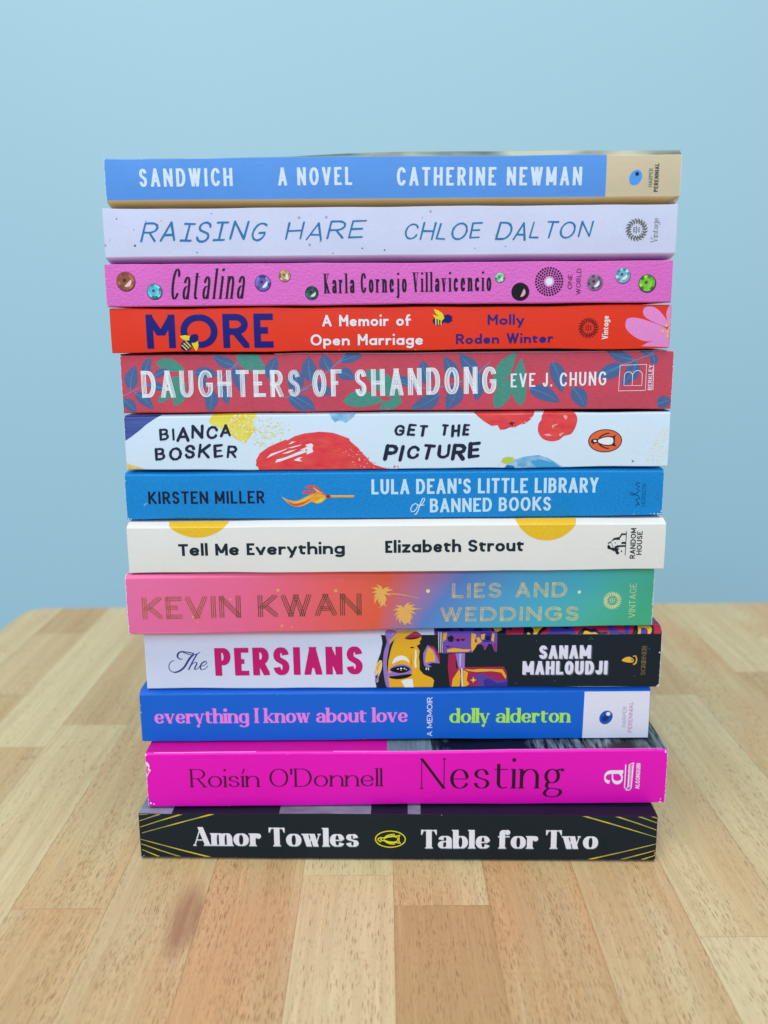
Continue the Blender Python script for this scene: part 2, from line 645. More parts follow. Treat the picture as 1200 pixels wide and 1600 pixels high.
# ---------------------------------------------------------------- lettering
# glyph: width, strokes.  M start, L line, K quarter ellipse with corner, C cubic, D dot.
# small letters: 0..1 is the x height, up to 2 the ascender, down to -1 the descender.
# flags: t thin, a/z serif at start/end, l left flag at end, h/H beak at end/start, o/i ball at end/start, n never cut level
BOWL = "M0 .5 K0 1 .5 1 K1 1 1 .5 K1 0 .5 0 K0 0 0 .5"
RING = "M.5 1 K0 1 0 .5 K0 0 .5 0 K1 0 1 .5 K1 1 .5 1"
G = {
    'A': (.74, "M0 0 L.5 1|ta;M1 0 L.5 1|a;M.18 .3 L.82 .3|n"),
    'B': (.62, "M0 0 L0 1|az;M0 1 L.48 1 K.92 1 .92 .77 K.92 .53 .48 .53 L0 .53;M.48 .53 K1 .53 1 .27 K1 0 .48 0 L0 0"),
    'C': (.70, "M1 .74 K.95 1 .53 1 K0 1 0 .5 K0 0 .53 0 K.95 0 1 .26"),
    'D': (.72, "M0 0 L0 1|az;M0 1 L.42 1 K1 1 1 .5 K1 0 .42 0 L0 0"),
    'E': (.55, "M0 0 L0 1|az;M0 1 L1 1|h;M0 .51 L.86 .51;M0 0 L1 0|h"),
    'F': (.53, "M0 0 L0 1|az;M0 1 L1 1|h;M0 .5 L.84 .5"),
    'G': (.76, "M.98 .76 K.92 1 .52 1 K0 1 0 .5 K0 0 .52 0 K1 0 1 .3 L1 .46;M.56 .46 L1 .46"),
    'H': (.70, "M0 0 L0 1|az;M1 0 L1 1|az;M0 .5 L1 .5"),
    'I': (.0, "M.5 0 L.5 1|az"),
    'J': (.42, "M1 1 L1 .3 K1 0 .5 0 K.05 0 0 .26|a"),
    'K': (.68, "M0 0 L0 1|az;M0 .36 L.96 1|tz;M.28 .55 L1 0|z"),
    'L': (.50, "M0 0 L0 1|az;M0 0 L1 0|h"),
    'M': (.86, "M0 0 L0 1|ta;M1 0 L1 1|az;M0 1 L.5 .12;M1 1 L.5 .12|t"),
    'N': (.72, "M0 0 L0 1|taz;M0 1 L1 0;M1 0 L1 1|tz"),
    'O': (.80, RING),
    'P': (.60, "M0 0 L0 1|az;M0 1 L.5 1 K1 1 1 .73 K1 .46 .5 .46 L0 .46"),
    'Q': (.80, RING + ";M.55 .28 L1 -.04"),
    'R': (.63, "M0 0 L0 1|az;M0 1 L.48 1 K.97 1 .97 .74 K.97 .48 .48 .48 L0 .48;M.45 .48 L1 0|z"),
    'S': (.58, "M.95 .77 K.9 1 .5 1 K.04 1 .04 .75 C.04 .47 .97 .55 .97 .26 K.97 0 .5 0 K.06 0 .02 .24"),
    'T': (.60, "M.5 0 L.5 1|a;M0 1 L1 1|hH"),
    'U': (.68, "M0 1 L0 .32 K0 0 .5 0 K1 0 1 .32 L1 1|az"),
    'V': (.72, "M0 1 L.5 0|a;M1 1 L.5 0|ta"),
    'W': (1.06, "M0 1 L.27 0|a;M.5 1 L.27 0|t;M.5 1 L.73 0;M1 1 L.73 0|ta"),
    'Y': (.66, "M.5 0 L.5 .45|a;M0 1 L.5 .42|a;M1 1 L.5 .42|ta"),
    'a': (.50, "M1 0 L1 .65 K1 1 .5 1 K.1 1 .05 .72;M1 .58 L.52 .56 K0 .56 0 .28 K0 0 .42 0 K.85 0 1 .26"),
    'b': (.56, "M0 0 L0 2|l;" + BOWL),
    'c': (.50, "M.95 .7 K.88 1 .52 1 K0 1 0 .5 K0 0 .52 0 K.9 0 .98 .28"),
    'd': (.56, "M1 0 L1 2|lr;" + BOWL),
    'e': (.53, "M.02 .5 L.98 .5 K1 1 .5 1 K0 1 0 .5 K0 0 .52 0 K.88 0 .97 .27"),
    'f': (.36, "M.25 0 L.25 1.5 K.25 2 .75 2 L1.1 1.94|ao;M0 1 L1 1|w"),
    'g': (.56, "M1 1 L1 -.4 K1 -1 .5 -1 K.1 -1 .02 -.62;" + BOWL),
    'h': (.53, "M0 0 L0 2|al;M0 .5 K0 1 .55 1 K1 1 1 .6 L1 0|z"),
    'i': (.0, "M.5 0 L.5 1|al;D.5 1.62"),
    'j': (.16, "M1 1 L1 -.55 K1 -1 .3 -1 L-.4 -.94|o;D1 1.62"),
    'k': (.54, "M0 0 L0 2|al;M0 .32 L.92 1|tz;M.28 .55 L1 0|z"),
    'l': (.0, "M.5 0 L.5 2|al"),
    'm': (.90, "M0 0 L0 1|al;M0 .5 K0 1 .28 1 K.5 1 .5 .6 L.5 0|z;M.5 .5 K.5 1 .78 1 K1 1 1 .6 L1 0|z"),
    'n': (.53, "M0 0 L0 1|al;M0 .5 K0 1 .55 1 K1 1 1 .6 L1 0|z"),
    'o': (.57, RING),
    'p': (.56, "M0 -1 L0 1|al;" + BOWL),
    'r': (.33, "M0 0 L0 1|al;M0 .45 K.06 1 .75 1 L1 .95|o"),
    's': (.44, "M.92 .72 K.85 1 .5 1 K.05 1 .05 .75 C.05 .47 .97 .55 .97 .27 K.97 0 .5 0 K.08 0 .02 .28"),
    't': (.34, "M.25 1.5 L.25 .3 K.25 0 .75 0 L1.1 .05;M0 1 L1 1|w"),
    'u': (.53, "M0 1 L0 .4 K0 0 .45 0 K1 0 1 .5;M1 0 L1 1|l"),
    'v': (.52, "M0 1 L.5 0|a;M1 1 L.5 0|ta"),
    'w': (.80, "M0 1 L.26 0|a;M.5 1 L.26 0|t;M.5 1 L.74 0;M1 1 L.74 0|ta"),
    'y': (.53, "M0 1 L.52 0|a;M1 1 L.3 -1|tao"),
    'z': (.46, "M0 1 L1 1;M.98 1 L.02 0;M0 0 L1 0"),
    '.': (.0, "D.5 .0b"), "'": (.0, "M.5 .68 L.6 1"), '\u00ed': (.0, "M.5 0 L.5 1|al;A0 0"),
    # round hand-drawn and geometric variants
    '@a': (.56, "M1 0 L1 1;" + BOWL),
    '@M': (.80, "M0 0 L0 1;M1 0 L1 1;M0 1 L.5 .36;M1 1 L.5 .36"),
    '@O': (1.0, RING),
    '@I': (.5, "M.5 0 L.5 1;M0 1 L1 1;M0 0 L1 0"),
    '@G': (.62, "M.95 .85 K.7 1.05 .4 .95 K0 .8 0 .4 K0 0 .45 0 K.9 0 .95 .42 L.5 .42"),
    '@g': (.58, "M.42 1 K.06 1 .06 .64 K.06 .28 .42 .28 K.78 .28 .78 .64 K.78 1 .42 1;M.7 .9 K.8 1.04 1 1.02|o;M.2 .33 K-.02 .1 .2 .0 C.4 -.12 .95 .02 .95 -.45 K.95 -1 .45 -1 K0 -1 0 -.58 K0 -.25 .26 -.06"),
    '@N': (.66, "M0 0 L0 1;M0 1 L.3 1 K1 1 1 .7 L1 0"),
    '@C': (.62, "M.95 .8 K.9 1 .55 1 K0 1 0 .5 K0 0 .5 0 K.85 0 .98 .2|i"),
}
PARSED = {}


def parse(ch):
    if ch in PARSED:
        return PARSED[ch]
    w, src = G[ch]
    out = []
    for st in src.split(';'):
        body, _, fl = st.partition('|')
        toks, cur = [], ''
        for q in body:
            if q in 'MLKCDA':
                toks.append([q, ''])
            else:
                toks[-1][1] += q
        if toks[0][0] == 'A':
            out.append(('accent',))
            continue
        if toks[0][0] == 'D':
            base = 'b' in toks[0][1]
            out.append(('dot', [float(q) for q in toks[0][1].replace('b', '').split()], base))
            continue
        pts, straight = [], True
        for k, a in toks:
            a = [float(q) for q in a.split()]
            if k in 'ML':
                pts.append((a[0], a[1]))
            else:
                straight = False
                x0, y0 = pts[-1]
                if k == 'K':
                    cx, cy, x, y = a
                    c1 = (x0 + (cx - x0) * .56, y0 + (cy - y0) * .56)
                    c2 = (x + (cx - x) * .56, y + (cy - y) * .56)
                else:
                    c1, c2, (x, y) = (a[0], a[1]), (a[2], a[3]), (a[4], a[5])
                for i in range(1, 9):
                    t = i / 8
                    u = 1 - t
                    pts.append(tuple(u * u * u * p + 3 * u * u * t * q + 3 * u * t * t * r + t * t * t * s2
                                     for p, q, r, s2 in zip((x0, y0), c1, c2, (x, y))))
        out.append(('line', pts, fl, straight and len(pts) == 2))
    PARSED[ch] = (w, out)
    return PARSED[ch]


def font(W=.18, H=None, xh=.7, desc=.3, asc=1.0, slant=0.0, serif=0.0, track=.1, space=.3, rnd=False, jit=0.0, lines=0, line_w=.35, alt='', rough_seed=0, hair=None, over=None):
    return dict(W=W, H=H if H is not None else W * .86, xh=xh, desc=desc, asc=asc, slant=slant, serif=serif, track=track, space=space,
                rnd=rnd, jit=jit, lines=lines, line_w=line_w, alt=alt, seed=rough_seed, hair=hair, over=over or {})


def write(part, text, F, p0, p1, cap, c, lay=2, fit=True, shift=(0, 0)):
    """sets text between two spots on the baseline (mm on the spine), cap height in mm"""
    rg = random.Random(F['seed'] + len(text))
    dx, dy = p1[0] - p0[0], p1[1] - p0[1]
    total = math.hypot(dx, dy)
    ux = (dx / total, dy / total)
    uy = (-ux[1], ux[0])
    W, H = F['W'] * cap, F['H'] * cap
    tr = F['track'] * cap
    keys = [('@' + q if q in F['alt'] else q) for q in text]
    wid, fixed, n = [], 0.0, 0
    for q in keys:
        if q == ' ':
            wid.append(F['space'] * cap)
        else:
            w = F['over'].get(q[-1], parse(q)[0])
            wid.append(w * cap)
            n += 1
    gaps = len(keys) - 1
    # widths = W + k * (nominal) so that thin letters keep their stem
    fixed = n * W + gaps * tr
    nominal = sum(wid)
    k = (total - fixed) / nominal
    if k < .25:
        k = .25
        tr = (total - n * W - k * nominal) / max(1, gaps)
    xh, asc, desc = F['xh'] * cap, F['asc'] * cap, F['desc'] * cap

    def put(pts, col_):
        part.poly([(p0[0] + shift[0] + p[0] * ux[0] + p[1] * uy[0], p0[1] + shift[1] + p[0] * ux[1] + p[1] * uy[1]) for p in pts], col_, lay)
    x = 0.0
    for q, w in zip(keys, wid):
        if q == ' ':
            x += w * k + tr
            continue
        gw = W + w * k
        low = q[-1].islower() or q == '\u00ed' or (q == '.')
        jx, jy, js = (rg.uniform(-1, 1) * F['jit'] * cap for _ in range(3))

        def my(v):
            if not low:
                return H / 2 + v * (cap - H)
            if v > 1:
                a = xh - H / 2
                return a + (v - 1) * (asc - H / 2 - a)
            if v < 0:
                return H / 2 + v * (desc)
            return H / 2 + v * (xh - H)

        def mp(p):
            return (x + W / 2 + p[0] * (gw - W), my(p[1]))

        jr = rg.uniform(-1, 1) * F['jit'] * (1.4 if F['rnd'] else 0)
        jz = 1 + rg.uniform(-1, 1) * F['jit'] * (1.5 if F['rnd'] else 0)
        kr, ks = math.cos(jr), math.sin(jr)

        def sl(p):
            if F['rnd']:
                a, b_ = p[0] - x - gw / 2, (p[1] - cap / 2)
                a, b_ = (a * kr - b_ * ks) * jz, (a * ks + b_ * kr) * jz
                p = (a + x + gw / 2, b_ + cap / 2)
            return (p[0] + p[1] * F['slant'] + jx * .5, p[1] + jy + js * (p[0] - x) / cap * .3)
        tops = {0: 0.0, 1: (xh if low else cap), 2: asc, -1: -desc}
        for st in parse(q)[1]:
            if st[0] == 'accent':
                cx = x + gw / 2
                put([sl(p) for p in ((cx - .05 * cap, xh + .1 * cap), (cx + .0 * cap, xh + .09 * cap), (cx + .14 * cap, asc - .02 * cap), (cx + .06 * cap, asc + .01 * cap))], c)
                continue
            if st[0] == 'dot':
                cx, cy = mp(st[1])
                r = max(W * (.6 if F['hair'] else .52), .05 * cap)
                cy = r if st[2] else asc - r
                put([sl((cx + r * math.cos(R(30 * i)), cy + r * math.sin(R(30 * i)))) for i in range(12)], c)
                continue
            _, raw, fl, straight = st
            pts = [mp(p) for p in raw]
            thin = 't' in fl

            def wd(tx, ty):
                m = math.hypot(tx, ty) or 1
                s_ = abs(ty) / m
                hair = F['hair'] * cap if F['hair'] else H
                if thin and F['hair']:
                    return hair
                return hair + (W - hair) * s_ ** (1.6 if F['hair'] else 1.0)

            def serif_at(pt, boundary, up, left_only):
                L = F['serif'] * cap
                t_ = (F['hair'] or F['H'] * .5) * cap
                ww = (F['hair'] * cap if thin and F['hair'] else W)
                xa, xb = pt[0] - ww / 2 - L, pt[0] + ww / 2 + L
                if left_only:
                    xb = pt[0] + ww / 2
                sg = -1 if up else 1
                y0, y1 = boundary, boundary + sg * t_
                put([sl(p) for p in ((xa, y0), (xb, y0), (xb, y1), (xa, y1))], c)
                br = L * .55
                put([sl(p) for p in ((pt[0] - ww / 2 - br, y1), (pt[0] - ww / 2 + t_ * .2, y1), (pt[0] - ww / 2 + t_ * .2, y1 + sg * br))], c)
                if not left_only:
                    put([sl(p) for p in ((pt[0] + ww / 2 + br, y1), (pt[0] + ww / 2 - t_ * .2, y1), (pt[0] + ww / 2 - t_ * .2, y1 + sg * br))], c)
            ends = []
            for e, (i, j) in enumerate(((0, 1), (-1, -2))):
                P, Q = pts[i], pts[j]
                tx, ty = P[0] - Q[0], P[1] - Q[1]
                rawy, rawx = raw[i][1], raw[i][0]
                cut = None
                if not F['rnd'] and 'n' not in fl:
                    if abs(ty) > abs(tx) * .55 and rawy in tops:
                        cut = ('y', tops[rawy])
                    elif abs(tx) > abs(ty) * 3 and rawx in (0, 1):
                        cut = ('x', x if rawx == 0 else x + gw)
                    elif straight and abs(ty) > abs(tx) * .3:
                        cut = ('y', P[1])
                ends.append(cut)
            if straight and abs(pts[0][0] - pts[1][0]) > 1e-6 and abs(pts[0][1] - pts[1][1]) < 1e-6 and not F['rnd']:
                for e in (0, 1):
                    if ends[e] and ends[e][0] == 'x':
                        pts[e] = (ends[e][1], pts[e][1])
            if 'w' in fl:
                pts[0] = (x - (.0 if F['rnd'] else .07) * cap, pts[0][1])
                pts[1] = (x + gw + .01 * cap, pts[1][1])
            slanted = straight and not F['rnd'] and abs(pts[0][0] - pts[1][0]) > .02 * cap and abs(pts[0][1] - pts[1][1]) > .1 * cap
            nn = len(pts)
            Ls, Rs, ws = [], [], []
            for i in range(nn):
                a, b = pts[max(0, i - 1)], pts[min(nn - 1, i + 1)]
                tx, ty = b[0] - a[0], b[1] - a[1]
                m = math.hypot(tx, ty) or 1
                w_ = wd(tx, ty)
                if F['rnd']:
                    w_ *= 1 + rg.uniform(-.2, .2)
                P = pts[i]
                cut = ends[0] if i == 0 else (ends[1] if i == nn - 1 else None)
                if cut and cut[0] == 'y':
                    P = (P[0] + (cut[1] - P[1]) * (tx / ty if abs(ty) > 1e-6 else 0) * (1 if straight and not thin else .6), cut[1])
                    hw = w_ / 2 / max(.55, abs(ty) / m)
                    sg = 1 if ty > 0 else -1
                    Ls.append((P[0] - hw * sg, P[1]))
                    Rs.append((P[0] + hw * sg, P[1]))
                elif cut and cut[0] == 'x':
                    hw = w_ / 2
                    sg = 1 if tx > 0 else -1
                    Ls.append((cut[1], P[1] + hw * sg))
                    Rs.append((cut[1], P[1] - hw * sg))
                else:
                    nx, ny = -ty / m * w_ / 2, tx / m * w_ / 2
                    Ls.append((P[0] + nx, P[1] + ny))
                    Rs.append((P[0] - nx, P[1] - ny))
                ws.append(w_)
            if F['lines']:
                nl = F['lines']
                for a in range(nl):
                    f0 = (a + .5) / nl - F['line_w'] / nl / 2 * (1 + rg.uniform(-.4, .4) * (nl > 3))
                    f1 = (a + .5) / nl + F['line_w'] / nl / 2 * (1 + rg.uniform(-.3, .5) * (nl > 3))
                    if nl == 3:
                        f0, f1 = ((0, .2), (.41, .59), (.8, 1))[a]
                    for i in range(nn - 1):
                        z = [(Ls[j][0] + (Rs[j][0] - Ls[j][0]) * f, Ls[j][1] + (Rs[j][1] - Ls[j][1]) * f) for j, f in ((i, f1), (i + 1, f1), (i + 1, f0), (i, f0))]
                        if slanted:
                            z = clip_half(clip_half(z, -1, 0, -x), 1, 0, x + gw)
                        if len(z) > 2:
                            put([sl(p) for p in z], c)
            else:
                for i in range(nn - 1):
                    z = (Rs[i], Rs[i + 1], Ls[i + 1], Ls[i])
                    if slanted:
                        z = clip_half(clip_half(list(z), -1, 0, -x), 1, 0, x + gw)
                    if len(z) > 2:
                        put([sl(p) for p in z], c)
                if F['rnd']:
                    for i in (0, nn - 1):
                        r = ws[i] / 2
                        put([sl((pts[i][0] + r * math.cos(R(45 * g)), pts[i][1] + r * math.sin(R(45 * g)))) for g in range(8)], c)
            if F['serif']:
                for e, i, up in ((0, 0, None), (1, -1, None)):
                    flag = ('a' in fl) if e == 0 else ('z' in fl or 'l' in fl)
                    b = ends[e]
                    if flag and b and b[0] == 'y':
                        is_up = b[1] > (xh if low else cap) * .5
                        lo = e == 1 and 'l' in fl
                        serif_at((pts[i][0], 0), b[1], is_up, lo)
                L = F['serif'] * cap
                for g_, i in (('h', -1), ('H', 0)):
                    if g_ in fl:
                        xx = pts[i][0]
                        up = raw[i][1] > .5
                        y0 = pts[i][1] + (H / 2 if up else -H / 2)
                        sg = -1 if up else 1
                        s2 = 1 if g_ == 'h' else -1
                        t_ = (F['hair'] or .04) * cap
                        put([sl(p) for p in ((xx, y0), (xx, y0 + sg * .26 * cap), (xx - s2 * t_ * .9, y0 + sg * .26 * cap), (xx - s2 * .13 * cap, y0 + sg * t_), (xx - s2 * .13 * cap, y0))], c)
            if F['hair'] and ('o' in fl or 'i' in fl):
                P = pts[-1] if 'o' in fl else pts[0]
                r = W * .5
                oy = r * .55 if P[1] < 0 else -r * .55
                put([sl((P[0] + r * math.cos(R(30 * g)), P[1] + oy + r * math.sin(R(30 * g)))) for g in range(12)], c)
        x += gw + tr


def line_of(book, part, text, F, x0, y0, x1, y1, cap_px, c, lay=2, shift=(0, 0)):
    a, b = book.at(x0, y0), book.at(x1, y1)
    top = book.at(x0, y0 - cap_px)
    write(book.part(part), text, F, a, b, top[1] - a[1], c, lay, shift=shift)


def upright(book, part, text, F, xb, y0, y1, cap_px, c, lay=2):
    """lettering that reads upwards; xb is its baseline"""
    a = book.at(xb, y0)
    b = (a[0], book.at(xb, y1)[1])
    cap = book.at(xb, y0)[0] - book.at(xb - cap_px, y0)[0]
    write(book.part(part), text, F, a, b, cap, c, lay)


# ---------------------------------------------------------------- emblems
def lion_sun(book, x, y, rpx, c):
    p = book.part('publisher_emblem')
    u, v = book.at(x, y)
    r = rpx * .235
    for ring, (n, r0, r1, w, tw) in enumerate(((20, .60, 1.0, .105, 14), (17, .47, .80, .09, -12))):
        for i in range(n):
            a = R(360 * i / n + ring * 8)
            pts = []
            for t, s_ in ((0, .3), (.35, 1), (.7, .9), (1, 0), (.7, -.9), (.35, -1), (0, -.3)):
                q = r0 + (r1 - r0) * t
                b = a + R(tw) * t * t + s_ * w / max(q, .3) * .8
                pts.append((u + r * q * math.cos(b), v + r * q * math.sin(b)))
            p.poly(pts, c, 2 + ring)
    for q in (-.22, .22):
        for k in (-.16, 0, .16):
            p.poly([(u - .30 * r + (q + .22) * r * 1.0, v + (k - .045) * r), (u - .1 * r + (q + .22) * r * .9, v + (k - .03) * r), (u - .1 * r + (q + .22) * r * .9, v + (k + .03) * r), (u - .30 * r + (q + .22) * r * 1.0, v + (k + .045) * r)], c, 4)
    p.line([(u - .05 * r, v - .3 * r), (u + .02 * r, v - .1 * r), (u + .02 * r, v + .1 * r), (u - .05 * r, v + .3 * r)], .07 * r, c, 4)


def penguin_oval(book, x, y, rx, ry, edge, fill, body, line_c):
    p = book.part('publisher_emblem')
    u, v = book.at(x, y)
    k = .235
    a, b = rx * k, ry * k
    if fill:
        p.disc(u, v, a, b, edge, 1, n=40)
        p.disc(u, v, a * .945, b * .92, fill, 2, n=40)
    else:
        ring = [(u + a * math.cos(R(10 * i)), v + b * math.sin(R(10 * i))) for i in range(36)]
        p.line(ring, .07 * a, edge, 1, closed=True)

    def q(pts):
        return [(u + X * a, v + Y * b) for X, Y in pts]
    dark = [(-.82, .02), (-.76, .14), (-.62, .2), (-.48, .16), (-.34, .22), (-.1, .36), (.2, .42), (.42, .38), (.52, .44), (.66, .52), (.56, .3), (.58, .1), (.56, -.1), (.58, -.28), (.68, -.5), (.54, -.46), (.42, -.4),
            (.2, -.44), (-.1, -.4), (-.34, -.26), (-.48, -.16), (-.6, -.2), (-.72, -.34), (-.74, -.16), (-.84, -.14)]
    white = [(-.44, .0), (-.36, .13), (-.1, .27), (.2, .33), (.42, .26), (.48, .1), (.48, -.1), (.42, -.28), (.2, -.35), (-.1, -.3), (-.36, -.16)]
    if fill:
        p.poly(q(dark), line_c, 3)
        p.poly(q(white), body, 4)
        p.poly(q([(-.7, .04), (-.62, .1), (-.52, .06), (-.5, -.06), (-.6, -.1), (-.68, -.04)]), body, 4)
        for sg in (1, -1):
            p.line(q([(-.36, .24 * sg), (-.2, .46 * sg), (.04, .62 * sg), (.24, .66 * sg)]), .1 * b * 1.3, line_c, 3, taper=(1, .7))
    else:
        w = .075 * a
        p.line(q(dark), w, line_c, 2, closed=True)
        p.line(q(white), w * .8, line_c, 3, closed=True)
        p.disc(u - .62 * a, v, .07 * a, .1 * b, line_c, 3, n=10)
        for sg in (1, -1):
            p.line(q([(-.36, .26 * sg), (-.2, .46 * sg), (.04, .58 * sg), (.3, .6 * sg)]), w, line_c, 2)


def egg(book, x, y, rx, ry, c, c2, hx, hy, hr):
    p = book.part('publisher_emblem')
    u, v = book.at(x, y)
    k = .235
    p.disc(u, v, rx * k, ry * k, c, 1, tilt=-28)
    p.disc(u + hx * k, v + hy * k, hr * k, hr * k, c2, 2, n=14)


def bits(book, part, poly_px, n, smin, smax, c, seed, lay=1, which=0):
    """dry-brush crumbs of paint scattered inside a polygon"""
    rg = random.Random(seed)
    xs, ys = [p[0] for p in poly_px], [p[1] for p in poly_px]
    P = book.part(part, which)
    for _ in range(n):
        x, y = rg.uniform(min(xs), max(xs)), rg.uniform(min(ys), max(ys))
        ins = False
        for (ax, ay), (bx, by) in zip(poly_px, poly_px[1:] + poly_px[:1]):
            if (ay > y) != (by > y) and x < (bx - ax) * (y - ay) / (by - ay) + ax:
                ins = not ins
        if not ins:
            continue
        s_ = rg.uniform(smin, smax)
        a = rg.uniform(0, 6.28)
        P.px([(x + s_ * rg.uniform(.6, 1.5) * math.cos(a + k * 1.05), y + s_ * rg.uniform(.4, 1) * math.sin(a + k * 1.05)) for k in range(6)], c, lay)


def chips(book, spots, seed):
    """white chips where the lamination has worn off"""
    rg = random.Random(seed)
    for i, (x, y, r) in enumerate(spots):
        P = book.part('edge_wear', i + 1)
        P.px([(x + r * rg.uniform(.4, 1.1) * math.cos(k * .9), y + r * rg.uniform(.4, 1.1) * math.sin(k * .9)) for k in range(7)], (228, 230, 236), 5)


def const(r, g, b):
    return col(r, g, b)


BOOKS = []
# boundaries between the books, measured up from the table
Z = [265.6, 248.6, 229.6, 214.2, 197.8, 175.8, 154.0, 135.2, 115.2, 91.2, 66.0, 44.0, 20.4, 0.05]
GAP = 0.2

# ================================================================ 1 pale blue, tan band


def two_tone(split, a, b):
    def f(t):
        return t.mix(t.math('GREATER_THAN', t.xyz()[0], (split - LEN / 2) * MM), a, b)
    return f


blue_tan = cover_material('sky_blue_card', two_tone(176.6, col(83, 140, 223), col(186, 180, 160)), 0.45, wear=.0004)
tan_back = cover_material('tan_card', col(190, 170, 120), 0.5)
photo_cover = cover_material('muted_photo_cover', lambda t: t.ramp(t.noise(t.scaled(40, 90, 40), 1, 3), [(.35, col(80, 92, 96)), (.5, col(120, 132, 130)), (.65, col(160, 170, 160))]), 0.4)
b = Book('light blue paperback with a tan band at its right end, topmost of the stack', -97.4, 333.4, 0, Z[1] + GAP, Z[0], 251.2, 265.2, 6.5, .7,
         blue_tan, photo_cover, tan_back, top_from=.5, ridge=1.7, seed=3)
BOOKS.append(b)
F = font(W=.172, H=.145, track=.2, space=.42)
PALE = (192, 214, 248)
line_of(b, 'title_lettering', 'SANDWICH', F, 218.6, 292.4, 364, 291, 28.7, PALE)
line_of(b, 'subtitle_lettering', 'A NOVEL', F, 435, 290.3, 550.4, 289.2, 28.3, PALE)
line_of(b, 'author_lettering', 'CATHERINE NEWMAN', F, 620, 290.4, 908.5, 289.8, 29, PALE)
F = font(W=.15, track=.12)
upright(b, 'publisher_lettering', 'HARPER', F, 1018.6, 292, 263, 6.2, (110, 108, 95))
upright(b, 'publisher_lettering', 'PERENNIAL', font(W=.22, track=.14), 1027.5, 300, 255, 6.6, (70, 70, 66))
egg(b, 992.8, 277.6, 9, 11.5, (78, 146, 232), (30, 50, 85), 2.0, 5.2, 3.0)
chips(b, [(1062, 309, 3.5), (1060, 313, 2.5), (1064.5, 286, 1.6), (1064, 290, 1.5), (1058, 312, 2), (164, 314, 1.6)], 1)
b.part('edge_wear').px([(1062, 305), (1048, 313), (1051, 318), (1060, 313), (1064, 312)], (170, 168, 160), 4)

# ================================================================ 2 speckled lilac white


def speckled(c, dot):
    def f(t):
        v = t.n('ShaderNodeTexVoronoi')
        t.l(t.scaled(170, 170, 170), v.inputs['Vector'])
        v.inputs['Scale'].default_value = 1
        s2 = t.n('ShaderNodeSeparateColor')
        t.l(v.outputs['Color'], s2.inputs[0])
        m = t.math('MULTIPLY', t.step(v.outputs['Distance'], .05, .11, 1, 0), t.step(s2.outputs[1], .25, .8, 0, .75))
        return t.mix(m, c, dot)
    return f


hare_card = cover_material('speckled_lilac_card', speckled(col(186, 198, 236), col(120, 128, 165)), 0.5)
b = Book('lilac white speckled paperback with blue handwritten lettering', -98.5, 331.4, 0, Z[2] + GAP, Z[1] - GAP, 231.8, 248.2, 5.5, .6, hare_card, hare_card, seed=5)
BOOKS.append(b)
HB = (48, 112, 168)
F = font(W=.115, H=.105, slant=.31, track=.2, space=.5, rnd=True, jit=.05, alt='IG', rough_seed=4, over={'R': .62, 'A': .62, 'S': .5, 'N': .66, 'H': .62, 'E': .56})
line_of(b, 'title_lettering', 'RAISING', F, 219, 379, 414, 376, 31, HB)
line_of(b, 'title_lettering', 'HARE', F, 444, 377, 567, 374, 29.5, HB)
F = dict(F, alt='', slant=.25)
line_of(b, 'author_lettering', 'CHLOE', F, 629, 375, 750, 373.5, 27, HB)
line_of(b, 'author_lettering', 'DALTON', F, 774, 374.5, 922, 371.5, 27, HB)
lion_sun(b, 994.4, 359.1, 17.5, (96, 100, 92))
upright(b, 'publisher_lettering', 'Vintage', font(W=.1, hair=.05, H=.06, serif=.07, track=.08, xh=.6), 1027, 378.6, 340.5, 10.5, (112, 116, 118))
for x, y, r in ((182, 342, 1.2), (211, 384, 1.9), (172, 375, .8), (202, 323.5, 1.0), (308, 395, 1.2), (330, 333, 1.0), (566, 388, 1.3), (601, 391, 1.4), (228, 346, .9), (209, 359, .9), (252, 345, .8), (520, 396, 1), (660, 340, .8), (790, 385, .9), (742, 388, .9)):
    u, v = b.at(x, y)
    b.part('speck_print', x).disc(u, v, r * .235, r * .2, (80, 86, 112), 1, n=9)

# ================================================================ 3 orchid pink with printed gems
orchid = cover_material('orchid_card', col(199, 104, 196), 0.5, grain='leather', bump=.35, mottle=.06)
b = Book('orchid pink paperback printed with round gems between narrow black lettering', -99.1, 331.2, 0, Z[3] + GAP, Z[2] - GAP, 214.9, 229.1, .8, .9, orchid, orchid, seed=8)
BOOKS.append(b)
BK = (42, 22, 52)
line_of(b, 'title_lettering', 'Catalina', font(W=.082, hair=.024, H=.028, xh=.74, slant=.17, serif=.026, track=.125, rough_seed=1, alt='C', over={'l': .04, 'i': .04}), 266, 468, 380, 466.6, 48, BK)
line_of(b, 'author_lettering', 'Karla Cornejo Villavicencio', font(W=.108, hair=.03, H=.036, xh=.68, serif=.05, track=.135, space=.28), 507, 458.6, 767.5, 454.6, 31, BK)


